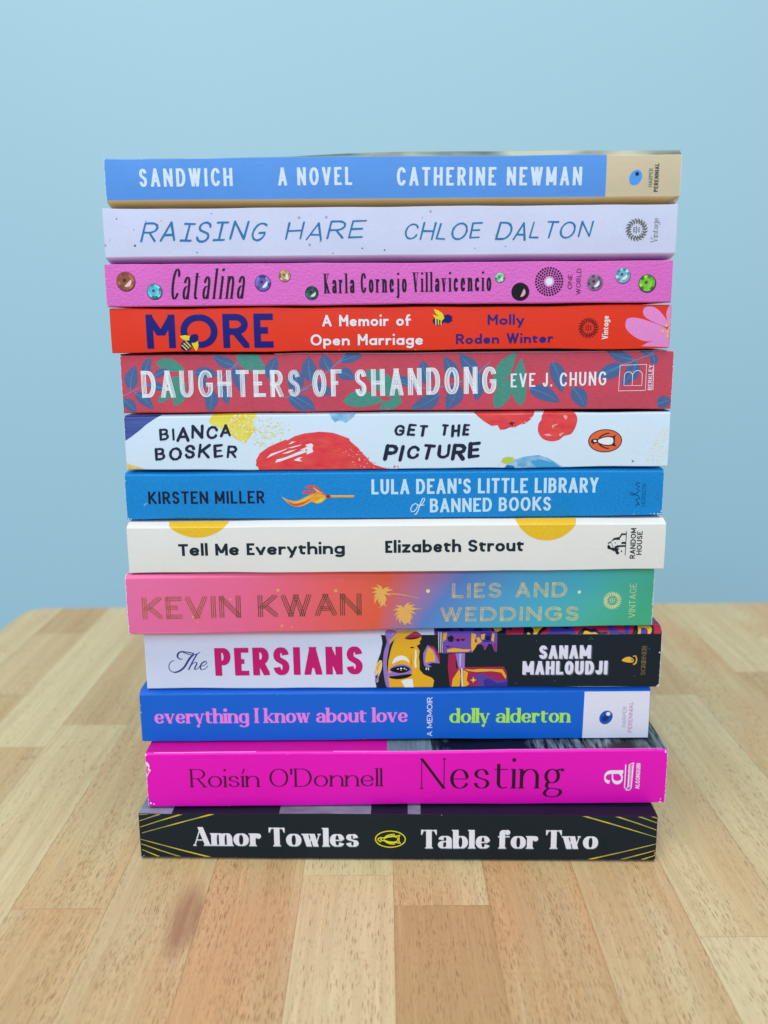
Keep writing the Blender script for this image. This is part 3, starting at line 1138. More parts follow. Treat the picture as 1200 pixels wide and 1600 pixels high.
def gem(x, y, r, rim, body, lite, seed):
    p = b.part('gem_print', seed)
    u, v = b.at(x, y)
    r *= .237
    rg = random.Random(seed)
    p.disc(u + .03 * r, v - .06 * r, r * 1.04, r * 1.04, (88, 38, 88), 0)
    p.disc(u, v, r, r, rim, 1)
    for i in range(12):
        a = R(30 * i)
        k = rg.uniform(.55, 1.35)
        cc = tuple(int(min(245, q * k + 8)) for q in body)
        p.poly([(u + r * .58 * math.cos(a), v + r * .58 * math.sin(a)), (u + r * .93 * math.cos(a + .02), v + r * .93 * math.sin(a + .02)),
                (u + r * .93 * math.cos(a + .5), v + r * .93 * math.sin(a + .5)), (u + r * .58 * math.cos(a + .52), v + r * .58 * math.sin(a + .52))], cc, 2)
    p.disc(u, v, r * .62, r * .62, body, 3, n=8)
    a = rg.uniform(-60, -10)
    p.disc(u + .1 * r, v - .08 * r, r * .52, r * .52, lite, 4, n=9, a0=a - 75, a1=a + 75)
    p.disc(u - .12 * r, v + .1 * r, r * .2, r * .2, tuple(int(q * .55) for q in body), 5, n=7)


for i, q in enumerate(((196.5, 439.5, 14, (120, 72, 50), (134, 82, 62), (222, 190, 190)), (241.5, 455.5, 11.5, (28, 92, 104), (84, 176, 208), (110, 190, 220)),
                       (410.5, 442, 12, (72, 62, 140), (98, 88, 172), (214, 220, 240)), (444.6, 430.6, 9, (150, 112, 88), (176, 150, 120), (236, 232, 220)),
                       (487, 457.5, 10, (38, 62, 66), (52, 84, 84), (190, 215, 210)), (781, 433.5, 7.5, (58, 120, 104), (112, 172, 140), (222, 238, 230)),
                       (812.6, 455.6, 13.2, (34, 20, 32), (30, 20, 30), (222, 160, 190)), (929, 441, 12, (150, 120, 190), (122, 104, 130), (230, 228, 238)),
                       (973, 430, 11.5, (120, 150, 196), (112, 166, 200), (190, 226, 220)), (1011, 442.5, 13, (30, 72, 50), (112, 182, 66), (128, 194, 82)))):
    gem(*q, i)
u, v = b.at(858, 440)
p = b.part('publisher_emblem')
for r, n, w in ((20.0, 30, 3.0), (16.2, 25, 2.8), (12.7, 20, 2.6), (9.5, 16, 2.2)):
    for i in range(n):
        a = 2 * math.pi * i / n
        q = math.pi / n * .66
        r0, r1 = (r - w / 2) * .237, (r + w / 2) * .237
        p.poly([(u + r0 * math.cos(a - q), v + r0 * math.sin(a - q)), (u + r1 * math.cos(a - q), v + r1 * math.sin(a - q)),
                (u + r1 * math.cos(a + q), v + r1 * math.sin(a + q)), (u + r0 * math.cos(a + q), v + r0 * math.sin(a + q))], (36, 20, 48), 1)
p.disc(u, v, 7.2 * .237, 7.2 * .237, (190, 160, 210), 2)
p.disc(u, v, 5.2 * .237, 5.2 * .237, (222, 226, 240), 3)
F = font(W=.15, track=.2)
upright(b, 'publisher_lettering', 'ONE', F, 893.5, 451.7, 428.3, 6.8, (58, 26, 70))
upright(b, 'publisher_lettering', 'WORLD', F, 906.8, 460.3, 419.2, 7, (58, 26, 70))

# ================================================================ 4 bright red
red = cover_material('scarlet_card', col(226, 58, 38), 0.42)
b = Book('scarlet red paperback with navy capitals, two bees and a pink flower', -98.6, 331.8, 0, Z[4] + GAP, Z[3] - GAP, 198.3, 213.6, .5, .9, red, red, warp=.3, seed=9)
BOOKS.append(b)
NAVY = (36, 34, 118)
line_of(b, 'title_lettering', 'MORE', font(W=.205, H=.195, track=.15, alt='MO', over={'M': .58, 'O': .80, 'R': .50, 'E': .33}), 230.5, 545.3, 428, 543.5, 54, NAVY)
F = font(W=.19, H=.17, xh=.62, track=.13, alt='aM', space=.5, over={'O': .85, 'M': .72})
WH = (238, 218, 238)
line_of(b, 'subtitle_lettering', 'A Memoir of', F, 503.7, 510, 642, 508.8, 17.8, WH)
line_of(b, 'subtitle_lettering', 'Open Marriage', F, 485.6, 540.3, 661, 539, 17.8, WH)
F = dict(F, W=.215, H=.195)
line_of(b, 'author_lettering', 'Molly', F, 761.7, 507.8, 819, 507, 16.6, (56, 40, 116))
line_of(b, 'author_lettering', 'Roden Winter', F, 712.3, 538.4, 864, 536, 16.6, (56, 40, 116))
upright(b, 'publisher_lettering', 'Vintage', font(W=.18, xh=.66, track=.1, alt='a'), 949.5, 530, 493.5, 9.5, (244, 214, 226))
lion_sun(b, 919.3, 512.3, 16.5, (112, 34, 34))
PK = (214, 132, 204)
p = b.part('flower_print')


def smooth_poly(pts, n=4):
    out = []
    m = len(pts)
    for i in range(m):
        p0, p1, p2, p3 = pts[i - 1], pts[i], pts[(i + 1) % m], pts[(i + 2) % m]
        for k in range(n):
            t = k / n
            out.append(tuple(.5 * (2 * b_ + (c_ - a_) * t + (2 * a_ - 5 * b_ + 4 * c_ - d_) * t * t + (-a_ + 3 * b_ - 3 * c_ + d_) * t ** 3)
                             for a_, b_, c_, d_ in zip(p0, p1, p2, p3)))
    return out


p.px(smooth_poly([(977, 508), (979, 499), (987, 496.3), (1000, 497.8), (1020, 504), (1040, 513), (1040, 522), (1030, 530), (1014, 533.5), (1000, 531), (987, 523), (979, 515)]), PK, 1)
p.px(smooth_poly([(1004.5, 486), (1008, 479.8), (1017, 478.3), (1026, 481.5), (1035, 491), (1043, 503), (1043, 511), (1030, 507), (1016, 500.5), (1007, 494)]), PK, 1)
p.px(smooth_poly([(1042, 500), (1041, 489), (1045, 478), (1052, 472), (1058, 490), (1052, 508), (1044, 508)]), PK, 1)
p.px([(1002, 541), (1012, 535.5), (1022, 532.5), (1036, 526), (1046, 508), (1056, 508), (1052, 544)], PK, 1)
for x, y in ((1041, 508.5), (1035, 517), (1042.5, 518.5), (1042, 525), (1047.5, 503), (1048, 512)):
    u, v = b.at(x, y)
    p.disc(u, v, .56, .5, (232, 182, 40), 3, n=10)
BY, BN = (240, 196, 44), (34, 32, 104)
p = b.part('bee_print')
p.px([(281, 525), (290, 523.6), (297, 525), (300.5, 528.5), (298, 531.5), (290, 532.6), (284, 529)], BY, 4)
p.px([(299, 531), (304, 534), (309.5, 533.5), (310.5, 541), (307, 550), (303.5, 545), (300, 538)], BY, 4)
u, v = b.at(303, 529)
p.disc(u, v, 1.75, 1.5, BN, 5, tilt=35)
u, v = b.at(306.5, 525)
p.disc(u, v, .7, .7, BN, 5)
p.line([b.at(306, 525), b.at(306.5, 521.5)], .2, BN, 5)
p.line([b.at(308, 526), b.at(311, 526)], .2, BN, 5)
u, v = b.at(291, 541)
p.disc(u, v, 2.15, 2.0, BN, 5, tilt=40)
for k in (-1.0, .1, 1.15):
    cu, cv = u + k * .72, v + k * .62
    p.line([(cu - .9, cv + 1.0), (cu, cv + .12), (cu + .95, cv - 1.1)], .44, BY, 6)
p = b.part('bee_print', 1)
p.px([(676, 491.5), (682, 493), (694, 497), (691, 501), (680, 497.5)], BY, 4)
p.px([(677.5, 482), (685, 484.5), (691, 489), (694.5, 497), (688, 496), (681, 490)], BY, 4)
u, v = b.at(699, 498)
p.disc(u, v, 1.75, 1.55, BN, 3)
p.line([b.at(704, 496), b.at(708, 494)], .2, BN, 4)
p.line([b.at(704, 499), b.at(708, 502)], .2, BN, 4)
u, v = b.at(685, 501.5)
p.disc(u, v, 2.1, 1.55, BN, 3)
for k in (-.9, 0.05, 1.0):
    p.line([(u + k - .1, v + 1.4), (u + k, v - 1.4)], .42, BY, 4)

# ================================================================ 5 dusty red with leaves
dusty = cover_material('dusty_red_card', lambda t: t.mix(t.step(t.noise(t.scaled(30, 30, 60), 1, 2), .3, .7), col(172, 74, 98), col(184, 74, 95)), 0.5, grain='fibre', bump=.2, wear=.0003)
pale_top = cover_material('pale_front_cover', lambda t: t.mix(t.math('LESS_THAN', t.xyz()[0], -.045), col(168, 176, 205), col(62, 60, 74)), .45)
b = Book('dusty red paperback patterned with blue and teal leaves under white capitals', -96.3, 333.0, 0, Z[5] + GAP, Z[4] - GAP, 176.4, 196.8, .5, 1.4, dusty, pale_top, top_from=.62, seed=12)
BOOKS.append(b)
LB, LT, LS = (74, 96, 148), (70, 136, 130), (52, 142, 200)
LEAVES = [0]
lb2, lt2 = [], []
for k, c in enumerate((LB, LT)):
    t = NT('leaf_ink_%d' % k)
    h = t.noise(t.scaled(420, 420, 2600), 1, 4, .65)
    (lb2, lt2)[k].append(t.done(t.mix(1.0, col(*c), t.step(h, .25, .75, .78, 1.18), 'MULTIPLY'), .5, .35))
LBm, LTm = lb2[0], lt2[0]


def leaf(ox, oy, s_, items):
    for x0, y0, x1, y1, w, kind in items:
        LEAVES[0] += 1
        p = b.part('leaf_print', LEAVES[0])
        w *= 1.08
        A, B = (ox + x0 / s_, oy + y0 / s_), (ox + x1 / s_, oy + y1 / s_)
        a, q = b.at(*A), b.at(*B)
        w = w / s_ * .237
        dx, dy = q[0] - a[0], q[1] - a[1]
        L = math.hypot(dx, dy)
        nx, ny = -dy / L, dx / L
        L_, R_ = [], []
        for i in range(11):
            t = i / 10
            g = math.sin(math.pi * t ** .8) ** .8 * w / 2
            bend = math.sin(math.pi * t) * L * .05
            cx, cy = a[0] + dx * t + nx * bend, a[1] + dy * t + ny * bend
            L_.append((cx + nx * g, cy + ny * g))
            R_.append((cx - nx * g, cy - ny * g))
        pts = L_ + R_[::-1][1:-1]
        lo, hi = b.f0 + .02, b.h - .25
        pts = clip_half(clip_half(pts, 0, -1, -lo), 0, 1, hi)
        if len(pts) > 2:
            p.poly(pts, LBm if kind == 'b' else LTm, 0 if kind == 't' else 1)
        if kind == 'b':
            mid = [(a[0] + dx * t + nx * math.sin(math.pi * t) * L * .05, a[1] + dy * t + ny * math.sin(math.pi * t) * L * .05) for t in (0, .2, .4, .6, .8, .93)]
            mid = [m for m in mid if lo < m[1] < hi]
            if len(mid) > 1:
                p.line(mid, .26, LS, 2, taper=(1.2, .4))


leaf(180, 540, 4, [(95, 275, 125, 125, 78, 'b'), (185, 190, 220, 70, 54, 'b'), (125, 295, 240, 400, 66, 'b'), (50, 335, 135, 425, 66, 'b'), (245, 195, 330, 150, 46, 'b'),
                   (255, 105, 440, 160, 72, 't'), (205, 240, 310, 275, 54, 'b'), (400, 190, 350, 335, 110, 't'), (270, 355, 360, 290, 46, 't'), (365, 372, 455, 290, 56, 't'),
                   (490, 170, 645, 185, 66, 'b'), (600, 270, 588, 420, 80, 'b'), (655, 240, 705, 372, 60, 'b'), (745, 125, 610, 62, 66, 'b'), (750, 130, 785, 292, 80, 'b'),
                   (755, 58, 940, 155, 110, 't'), (960, 215, 1012, 65, 72, 'b'), (1130, 150, 1112, 305, 100, 'b'), (1085, 320, 1205, 425, 66, 'b'), (520, 190, 560, 270, 50, 'b')])
leaf(460, 540, 3.75, [(100, 215, 85, 60, 84, 'b'), (205, 142, 165, 52, 76, 'b'), (270, 92, 402, 55, 58, 'b'), (250, 150, 355, 195, 70, 'b'), (110, 235, 220, 285, 66, 'b'), (0, 300, 125, 380, 66, 'b'),
                      (285, 325, 525, 325, 92, 't'), (495, 385, 635, 328, 60, 't'), (420, 145, 630, 335, 95, 't'), (600, 190, 705, 240, 50, 'b'), (785, 228, 752, 82, 78, 'b'), (850, 285, 680, 378, 86, 'b'),
                      (965, 225, 890, 378, 92, 'b'), (960, 190, 880, 60, 72, 'b'), (1075, 155, 968, 45, 78, 'b'), (1085, 155, 1062, 328, 66, 'b')])
leaf(740, 540, 3.75, [(130, 245, 250, 35, 84, 't'), (125, 370, 250, 185, 84, 't'), (275, 358, 283, 72, 82, 't'), (460, 92, 518, 275, 82, 'b'), (325, 250, 508, 332, 80, 'b'), (580, 245, 655, 370, 84, 'b'),
                      (935, 80, 780, 26, 60, 'b'), (870, 115, 715, 180, 84, 'b'), (960, 92, 868, 235, 78, 'b'), (1048, 48, 1060, 118, 44, 'b'), (1048, 42, 970, 18, 40, 'b'), (1072, 345, 1158, 320, 70, 'b')])
for ox, oy, s_, pts in ((180, 540, 4, [(50, 318), (110, 285), (180, 252)]), (180, 540, 4, [(185, 245), (245, 255), (330, 275)]), (180, 540, 4, [(615, 270), (650, 225), (700, 165), (775, 102)]),
                        (180, 540, 4, [(1060, 328), (1130, 298), (1210, 265)]), (460, 540, 3.75, [(30, 268), (110, 222), (200, 150), (255, 100), (300, 56)]), (460, 540, 3.75, [(620, 215), (700, 240), (780, 252), (860, 242), (940, 222), (1000, 205)]),
                        (460, 540, 3.75, [(1000, 205), (1080, 155), (1145, 96)]), (740, 540, 3.75, [(770, 158), (870, 112), (960, 80), (1050, 45), (1155, 22)])):
    q = [b.at(ox + x / s_, oy + y / s_) for x, y in pts]
    q = [m for m in q if m[1] < b.h - .2]
    LEAVES[0] += 1
    b.part('stem_print', LEAVES[0]).line(q, .33, LS, 3)
F = font(W=.185, H=.145, track=.165, lines=4, line_w=.74, rough_seed=7, jit=.008)
WT = (226, 222, 240)
line_of(b, 'title_lettering', 'DAUGHTERS', F, 222.5, 621.6, 470, 620, 42.3, WT, 5)
line_of(b, 'title_lettering', 'OF', F, 488.8, 620, 534.5, 619.4, 42.3, WT, 5)
line_of(b, 'title_lettering', 'SHANDONG', F, 554.7, 619.4, 775.5, 614.8, 42.3, WT, 5)
line_of(b, 'author_lettering', 'EVE J. CHUNG', font(W=.145, H=.125, track=.18, space=.34, rough_seed=2, jit=.012), 798, 605.4, 946.7, 601.8, 21.6, WT, 5)
p = b.part('publisher_emblem')
EM = (222, 205, 232)
p.line([b.at(*q) for q in ((968.8, 570.7), (1010, 569.3), (1008, 610), (966.2, 610.7))], .3, EM, 5, closed=True)
a0, a1 = b.at(974.5, 602.5), b.at(1002.5, 602.5)
top = b.at(974.5, 579)[1]
wb = a1[0] - a0[0]
for k, (s0, s1) in enumerate(((0, .46), (.46, 1))):
    l, r = a0[0] + wb * s0, a0[0] + wb * s1
    hh = (top - a0[1]) * (.92 if k == 0 else 1)
    arch = [(l, a0[1])] + [(l + (r - l) * (.5 - .5 * math.cos(R(180 * i / 12))), a0[1] + hh - (r - l) * .5 + (r - l) * .5 * math.sin(R(180 * i / 12))) for i in range(13)] + [(r, a0[1])]
    p.line(arch, .27, EM, 6, closed=True)
upright(b, 'publisher_lettering', 'BERKLEY', font(W=.2, track=.17), 1018, 609.5, 570, 6.4, EM, 5)
p.line([b.at(1019.8, 609), b.at(1021.2, 569.5)], .27, EM, 5)

# ================================================================ 6 white with paint strokes
paint_white = cover_material('white_gloss_card', col(188, 214, 250), 0.32, mottle=.02)
navy_top = cover_material('white_and_navy_front', lambda t: t.mix(t.math('GREATER_THAN', t.xyz()[0], .055), col(188, 214, 250), col(34, 48, 72)), .35)
b = Book('white paperback splashed with red, yellow and blue paint strokes', -96.4, 332.9, 0, Z[6] + GAP, Z[5] - GAP, 154.6, 174.6, .5, 1.5, paint_white, navy_top, top_from=.7, warp=.28, seed=14)
BOOKS.append(b)
p = b.part('paint_print')


def zpx(ox, oy, s_, pts):
    return [(ox + x / s_, oy + y / s_) for x, y in pts]


def paint_ink(name, c1, c2, scale=(160, 160, 420)):
    t = NT(name)
    n = t.noise(t.scaled(*scale), 1, 4, .65)
    return t.done(t.mix(t.step(n, .35, .65), col(*c1), col(*c2)), .36, .4)


RED = paint_ink('red_paint', (196, 56, 68), (212, 78, 78))
YEL = paint_ink('yellow_paint', (224, 190, 42), (232, 208, 90))
BLU = paint_ink('blue_paint', (52, 70, 148), (74, 90, 166), (60, 60, 900))
SKY = paint_ink('sky_paint', (74, 148, 210), (150, 190, 228), (300, 300, 300))
ORG = paint_ink('orange_paint', (222, 160, 70), (240, 206, 140))
p.px(zpx(190, 645, 4.138, [(0, 25), (0, 190), (30, 178), (70, 150), (115, 115), (165, 70), (215, 32), (262, 4), (0, 0)]), BLU, 1)
p = b.part('paint_print', 1)
PK_NOW = 1
p.px(zpx(190, 645, 4.138, [(5, 318), (35, 325), (60, 340), (110, 358), (150, 372), (60, 380), (20, 380)]), ORG, 1)
p = b.part('paint_print', 2)
PK_NOW = 2
ye = zpx(190, 645, 4.138, [(562, 55), (572, 35), (590, 5), (870, 5), (850, 60), (862, 108), (835, 150), (800, 197), (745, 172), (700, 140), (640, 98), (592, 78)])
p.px(ye, YEL, 1)
bits(b, 'paint_print', zpx(190, 645, 4.138, [(700, 20), (870, 5), (862, 108), (835, 150), (800, 197), (700, 140), (680, 60)]), 150, .5, 1.5, (214, 222, 240), 3, 2, which=PK_NOW)
bits(b, 'paint_print', zpx(190, 645, 4.138, [(860, 10), (960, 20), (1010, 60), (1120, 70), (1020, 190), (900, 225), (820, 200), (860, 110)]), 230, .5, 1.7, YEL, 4, 2, which=PK_NOW)
p = b.part('paint_print', 3)
PK_NOW = 3
p.px(zpx(380, 640, 5, [(130, 490), (115, 450), (98, 437), (104, 408), (98, 400), (130, 340), (200, 290), (280, 255), (335, 233), (345, 240), (400, 208), (480, 185), (600, 172), (700, 180), (760, 200), (828, 225), (835, 245), (870, 275), (900, 300),
                       (925, 335), (960, 368), (985, 400), (1020, 430), (1090, 452), (1160, 470), (1160, 490)]), RED, 1)
bits(b, 'paint_print', zpx(380, 640, 5, [(830, 240), (900, 270), (960, 340), (1040, 410), (1120, 440), (1210, 430), (1215, 470), (1050, 470), (980, 400), (900, 300)]), 130, .5, 1.7, RED, 6, 2, which=PK_NOW)
bits(b, 'paint_print', zpx(380, 640, 5, [(860, 290), (900, 320), (1000, 430), (1080, 455), (900, 455), (760, 330)]), 70, .4, 1.2, (226, 196, 204), 9, 3, which=PK_NOW)
for q in ([(180, 382), (215, 345), (300, 318), (350, 300), (330, 315), (235, 355)], [(250, 415), (262, 390), (330, 372), (430, 330), (480, 310), (500, 330), (400, 365), (290, 405)], [(355, 270), (380, 250), (410, 248), (370, 268)],
          [(345, 300), (400, 285), (460, 270), (440, 282), (380, 300)], [(485, 275), (530, 262), (548, 275), (540, 300), (548, 330), (510, 345), (495, 350), (500, 310), (440, 315), (500, 290)], [(395, 395), (430, 375), (468, 368), (440, 385), (460, 405), (425, 402)], [(300, 345), (360, 322), (420, 310), (350, 340)]):
    p.px(zpx(380, 640, 5, q), (206, 214, 240), 3)
p = b.part('paint_print', 4)
PK_NOW = 4
p.px(zpx(380, 640, 5, [(670, 30), (690, 70), (720, 100), (735, 85), (765, 85), (800, 102), (830, 82), (860, 55), (880, 30)]), SKY, 1)
p = b.part('paint_print', 5)
PK_NOW = 5
p.px(zpx(740, 630, 3.75, [(0, 50), (60, 105), (105, 133), (140, 128), (155, 156), (185, 153), (215, 140), (240, 142), (270, 125), (300, 120), (330, 98), (352, 66), (365, 40), (0, 40)]), RED, 1)
bits(b, 'paint_print', zpx(740, 630, 3.75, [(170, 150), (250, 135), (350, 70), (360, 80), (320, 120), (240, 160), (190, 165)]), 60, .4, 1.2, (208, 216, 242), 10, 3, which=PK_NOW)
for q in ([(205, 120), (222, 105), (228, 112), (245, 112), (230, 122), (232, 135), (218, 126)],):
    p.px(zpx(740, 630, 3.75, q), (96, 40, 48), 4)
p = b.part('paint_print', 6)
PK_NOW = 6
p.px(smooth_poly(zpx(740, 630, 3.75, [(400, 70), (430, 38), (500, 34), (575, 40), (606, 78), (600, 130), (572, 178), (528, 192), (500, 214), (455, 223), (405, 208), (378, 168), (380, 122), (397, 95)])), RED, 1)
for q in ([(525, 72), (540, 66), (550, 78), (542, 95), (532, 88)], [(460, 128), (500, 118), (470, 135), (462, 150)], [(410, 182), (440, 178), (462, 190), (430, 192)], [(500, 180), (530, 170), (505, 195)]):
    p.px(zpx(740, 630, 3.75, q), (232, 160, 162), 3)
p = b.part('paint_print', 7)
PK_NOW = 7
p.px(zpx(740, 630, 3.75, [(170, 390), (200, 352), (240, 330), (300, 312), (380, 303), (430, 318), (480, 348), (545, 390)]), SKY, 1)
p.px(zpx(740, 630, 3.75, [(160, 345), (172, 322), (195, 314), (232, 316), (238, 340), (215, 352), (185, 356)]), (166, 192, 84), 3)
p.px(zpx(740, 630, 3.75, [(330, 340), (400, 330), (470, 352), (530, 388), (380, 388)]), (64, 152, 216), 2)
p.px(zpx(740, 630, 3.75, [(180, 388), (195, 362), (235, 368), (245, 388)]), (40, 104, 190), 3)
p.px(zpx(740, 630, 3.75, [(135, 372), (160, 335), (168, 338), (148, 374)]), (196, 206, 222), 2)
p = b.part('paint_print', 8)
PK_NOW = 8
bits(b, 'paint_print', zpx(740, 630, 3.75, [(1120, 120), (1150, 150), (1140, 350), (990, 360), (1040, 250), (1090, 170)]), 150, .5, 1.5, (216, 214, 170), 15, 2, which=PK_NOW)
bits(b, 'paint_print', zpx(740, 630, 3.75, [(1015, 190), (1030, 200), (950, 340), (935, 345)]), 40, .3, .8, (150, 156, 178), 16, 2, which=PK_NOW)
u, v = b.at(988.5, 721.3)
p.disc(u, v, .4, .4, (96, 110, 138), 3, n=10)
DN = (40, 44, 68)
F = font(W=.21, H=.18, slant=.12, rnd=True, jit=.08, track=.17, space=.5, rough_seed=3)
line_of(b, 'author_lettering', 'BIANCA', F, 248, 689, 362, 684, 21, DN, 5)
line_of(b, 'author_lettering', 'BOSKER', F, 241, 720.5, 371, 715.5, 22.5, DN, 5)
F = dict(F, W=.235, H=.2)
line_of(b, 'title_lettering', 'GET', F, 614, 683.3, 668, 681.5, 19.3, DN, 5)
line_of(b, 'title_lettering', 'THE', F, 687, 682.8, 733, 682, 20, DN, 5)
line_of(b, 'title_lettering', 'PICTURE', dict(F, slant=.16), 599.5, 718.8, 748, 715.8, 23.5, DN, 5)
penguin_oval(b, 945.3, 688.7, 27, 18.6, (48, 44, 52), (218, 98, 64), (226, 226, 236), (44, 42, 52))

# ================================================================ 7 bright blue linen
azure = cover_material('azure_linen_card', col(6, 126, 206), 0.48, grain='linen', bump=.25, wear=.0002)
b = Book('bright azure paperback with a flaming broom between black and pale lettering', -97.5, 332.7, 0, Z[7] + GAP, Z[6] - GAP, 135.9, 152.6, .5, 1.5, azure, azure, seed=17)
BOOKS.append(b)
line_of(b, 'author_lettering', 'KIRSTEN MILLER', font(W=.175, H=.15, track=.15, space=.33), 232.5, 787.6, 413.5, 786.4, 19.6, (26, 36, 58))
F = font(W=.185, H=.16, track=.125, space=.36, jit=.01, rough_seed=5)
PB = (172, 208, 250)
line_of(b, 'title_lettering', "LULA DEAN'S LITTLE LIBRARY", F, 580.6, 772.2, 934.3, 769.3, 23.5, PB)
line_of(b, 'title_lettering', 'BANNED BOOKS', F, 671.8, 800.8, 860.6, 797.6, 21.8, PB)
p = b.part('title_lettering')
p.line([b.at(*q) for q in ((653, 788.5), (649, 786.5), (644.5, 789), (641.5, 795), (643, 799.5), (647, 799), (651, 794.5), (653, 788.5), (656, 790)) ], .42, PB, 2)
p.line([b.at(*q) for q in ((647.5, 803.5), (650, 803.5), (653.5, 797), (657.5, 785), (660.5, 778.6), (663, 778.2), (663.5, 781), (660, 787), (655, 791)) ], .42, PB, 3)
p.line([b.at(*q) for q in ((653.5, 789.8), (663, 788.8))], .36, PB, 3)
p = b.part('broom_print')
FO, FR, FY = paint_ink('flame_orange', (236, 132, 44), (240, 166, 70)), (218, 74, 52), (246, 186, 76)
z3 = lambda pts: zpx(220, 740, 3.333, pts)
p.px(smooth_poly(z3([(735, 120), (770, 137), (810, 142), (850, 125), (890, 106), (925, 97), (968, 115), (962, 132), (942, 150), (915, 155), (893, 146), (880, 150), (852, 164), (815, 173), (780, 162), (755, 142)]), 3), FO, 1)
p.px(smooth_poly(z3([(852, 72), (888, 60), (915, 66), (938, 90), (968, 114), (930, 104), (905, 84), (880, 76)]), 3), FR, 1)
p.px(smooth_poly(z3([(838, 100), (862, 87), (895, 92), (915, 100), (870, 104)]), 3), FR, 2)
p.px(z3([(895, 68), (925, 88), (955, 110), (915, 92)]), FY, 3)
p.px(z3([(760, 142), (800, 158), (850, 148), (890, 128), (850, 158), (810, 170), (780, 160)]), FR, 3)
p.px(z3([(770, 138), (815, 146), (860, 128), (900, 110), (860, 138), (815, 154)]), FY, 3)
p.px(z3([(905, 148), (935, 128), (964, 122), (945, 146), (920, 153)]), FY, 3)
p.px(z3([(985, 112), (1110, 112), (1111, 124), (985, 125)]), (214, 172, 92), 1)
p.px(z3([(985, 119), (1110, 119), (1111, 124), (985, 125)]), (182, 134, 66), 2)
u, v = b.at(220 + 976 / 3.333, 740 + 118 / 3.333)
p.disc(u, v, .9, .62, (150, 44, 46), 4)
p = b.part('publisher_emblem')
EB = (16, 62, 112)
p.line([b.at(*q) for q in ((993, 791), (996, 787), (999, 789), (995, 783), (993, 780), (999, 779), (998, 775), (991, 772), (986, 769), (984, 772), (988, 774), (996, 769), (999, 766), (994, 764), (999, 760), (993, 757), (995, 754), (1000, 755))], .3, EB, 2)
upright(b, 'publisher_lettering', 'MORROW', font(W=.1, hair=.06, H=.06, serif=.08, track=.14), 1008, 791.5, 754.3, 6.4, (14, 78, 138))
chips(b, [(1022, 803.5, 1.3), (1028, 804, 1.6), (1031.5, 804, 1.6), (1016, 803.3, 1), (201, 811, 1.6), (205, 811.6, 1.1), (990, 804.4, .9)], 5)
b.part('edge_wear').px([(224, 789), (229, 785), (231, 786.5), (226, 791)], (92, 162, 220), 2)

# ================================================================ 8 cream with half suns
cream = cover_material('cream_card', col(201, 210, 219), 0.5, mottle=.02, bump=.16)
b = Book('off white paperback with two yellow half suns at the top of its spine', -96.9, 328.7, 0, Z[8] + GAP, Z[7] - GAP, 115.7, 133.3, .4, 4.0, cream, cream, seed=19)
BOOKS.append(b)
SUN = paint_ink('sun_yellow', (226, 168, 30), (234, 180, 48), (900, 900, 900))
for x, yb, r in ((309, 840, 14.2), (854, 844.2, 12.2)):
    p = b.part('sun_print', x)
    u, v = b.at(x, yb)
    p.disc(u, v + r, r * 1.02, r, SUN, 1, n=90)
F = font(W=.235, H=.2, xh=.70, asc=1.06, desc=.26, track=.1, space=.36, alt='a', over={'M': .7, 'E': .36, 'T': .5})
TX = (36, 46, 56)
line_of(b, 'title_lettering', 'Tell Me Everything', F, 279.5, 868.6, 539, 865.3, 18.6, TX)
line_of(b, 'author_lettering', 'Elizabeth Strout', F, 602, 863.8, 818, 861, 19, TX)
p = b.part('publisher_emblem')
zh = lambda pts: zpx(900, 720, 4.444, pts)
p.line([b.at(*q) for q in zh([(350, 488), (340, 655)])], .27, TX, 1)
for q in ([(348, 503), (345, 515), (320, 515), (302, 540), (298, 530), (315, 503)], [(300, 528), (305, 548), (268, 548), (240, 560), (262, 535)], [(238, 558), (216, 572), (228, 575), (245, 562)],
          [(345, 562), (316, 562), (312, 576), (343, 577)], [(342, 596), (300, 598), (285, 606), (262, 628), (240, 615), (218, 610), (216, 592), (222, 580), (236, 590), (240, 600), (262, 605), (284, 585), (341, 584)],
          [(262, 612), (300, 606), (290, 625), (302, 640), (285, 652), (275, 640)], [(275, 565), (268, 565), (268, 573), (275, 573)], [(275, 590), (268, 590), (268, 598), (275, 598)], [(320, 622), (312, 620), (310, 632), (318, 634)]):
    p.px(zh(q), TX, 1)
p.line([b.at(*q) for q in zh([(240, 560), (262, 610)])], .2, TX, 1)
F = font(W=.2, H=.18, track=.14)
upright(b, 'publisher_lettering', 'RANDOM', F, 991.8, 872.7, 824.6, 8.4, TX)
upright(b, 'publisher_lettering', 'HOUSE', F, 1002, 866.6, 829.8, 8.2, TX)

# ================================================================ 9 sunset gradient


def sunset(t):
    X = t.xyz()
    u = t.math('MULTIPLY_ADD', X[0], 1 / .203, .5)
    u = t.math('ADD', u, t.math('MULTIPLY', t.step(X[2], 0, .024, -.5, .5), t.step(u, .42, .60, .0, -.11)))
    u = t.math('ADD', u, t.math('MULTIPLY_ADD', t.noise(t.scaled(25, 25, 25), 1, 2), .03, -.015))
    return t.ramp(u, [(0, col(204, 106, 164)), (.22, col(208, 100, 146)), (.38, col(206, 94, 100)), (.475, col(200, 92, 72)), (.535, col(152, 108, 152)), (.59, col(86, 122, 196)), (.70, col(76, 148, 204)), (.82, col(70, 162, 196)), (.91, col(72, 168, 164)), (1, col(66, 162, 134))])


grad = cover_material('sunset_gradient_card', sunset, 0.45, bump=.12, mottle=.03, wear=.0006)
b = Book('paperback fading from pink through orange and blue to green, with gold inline capitals', -98.5, 327.6, 1.7, Z[9] + GAP, Z[8] - GAP, 91.8, 113.6, .5, 1.3, grad, grad, seed=21)
BOOKS.append(b)


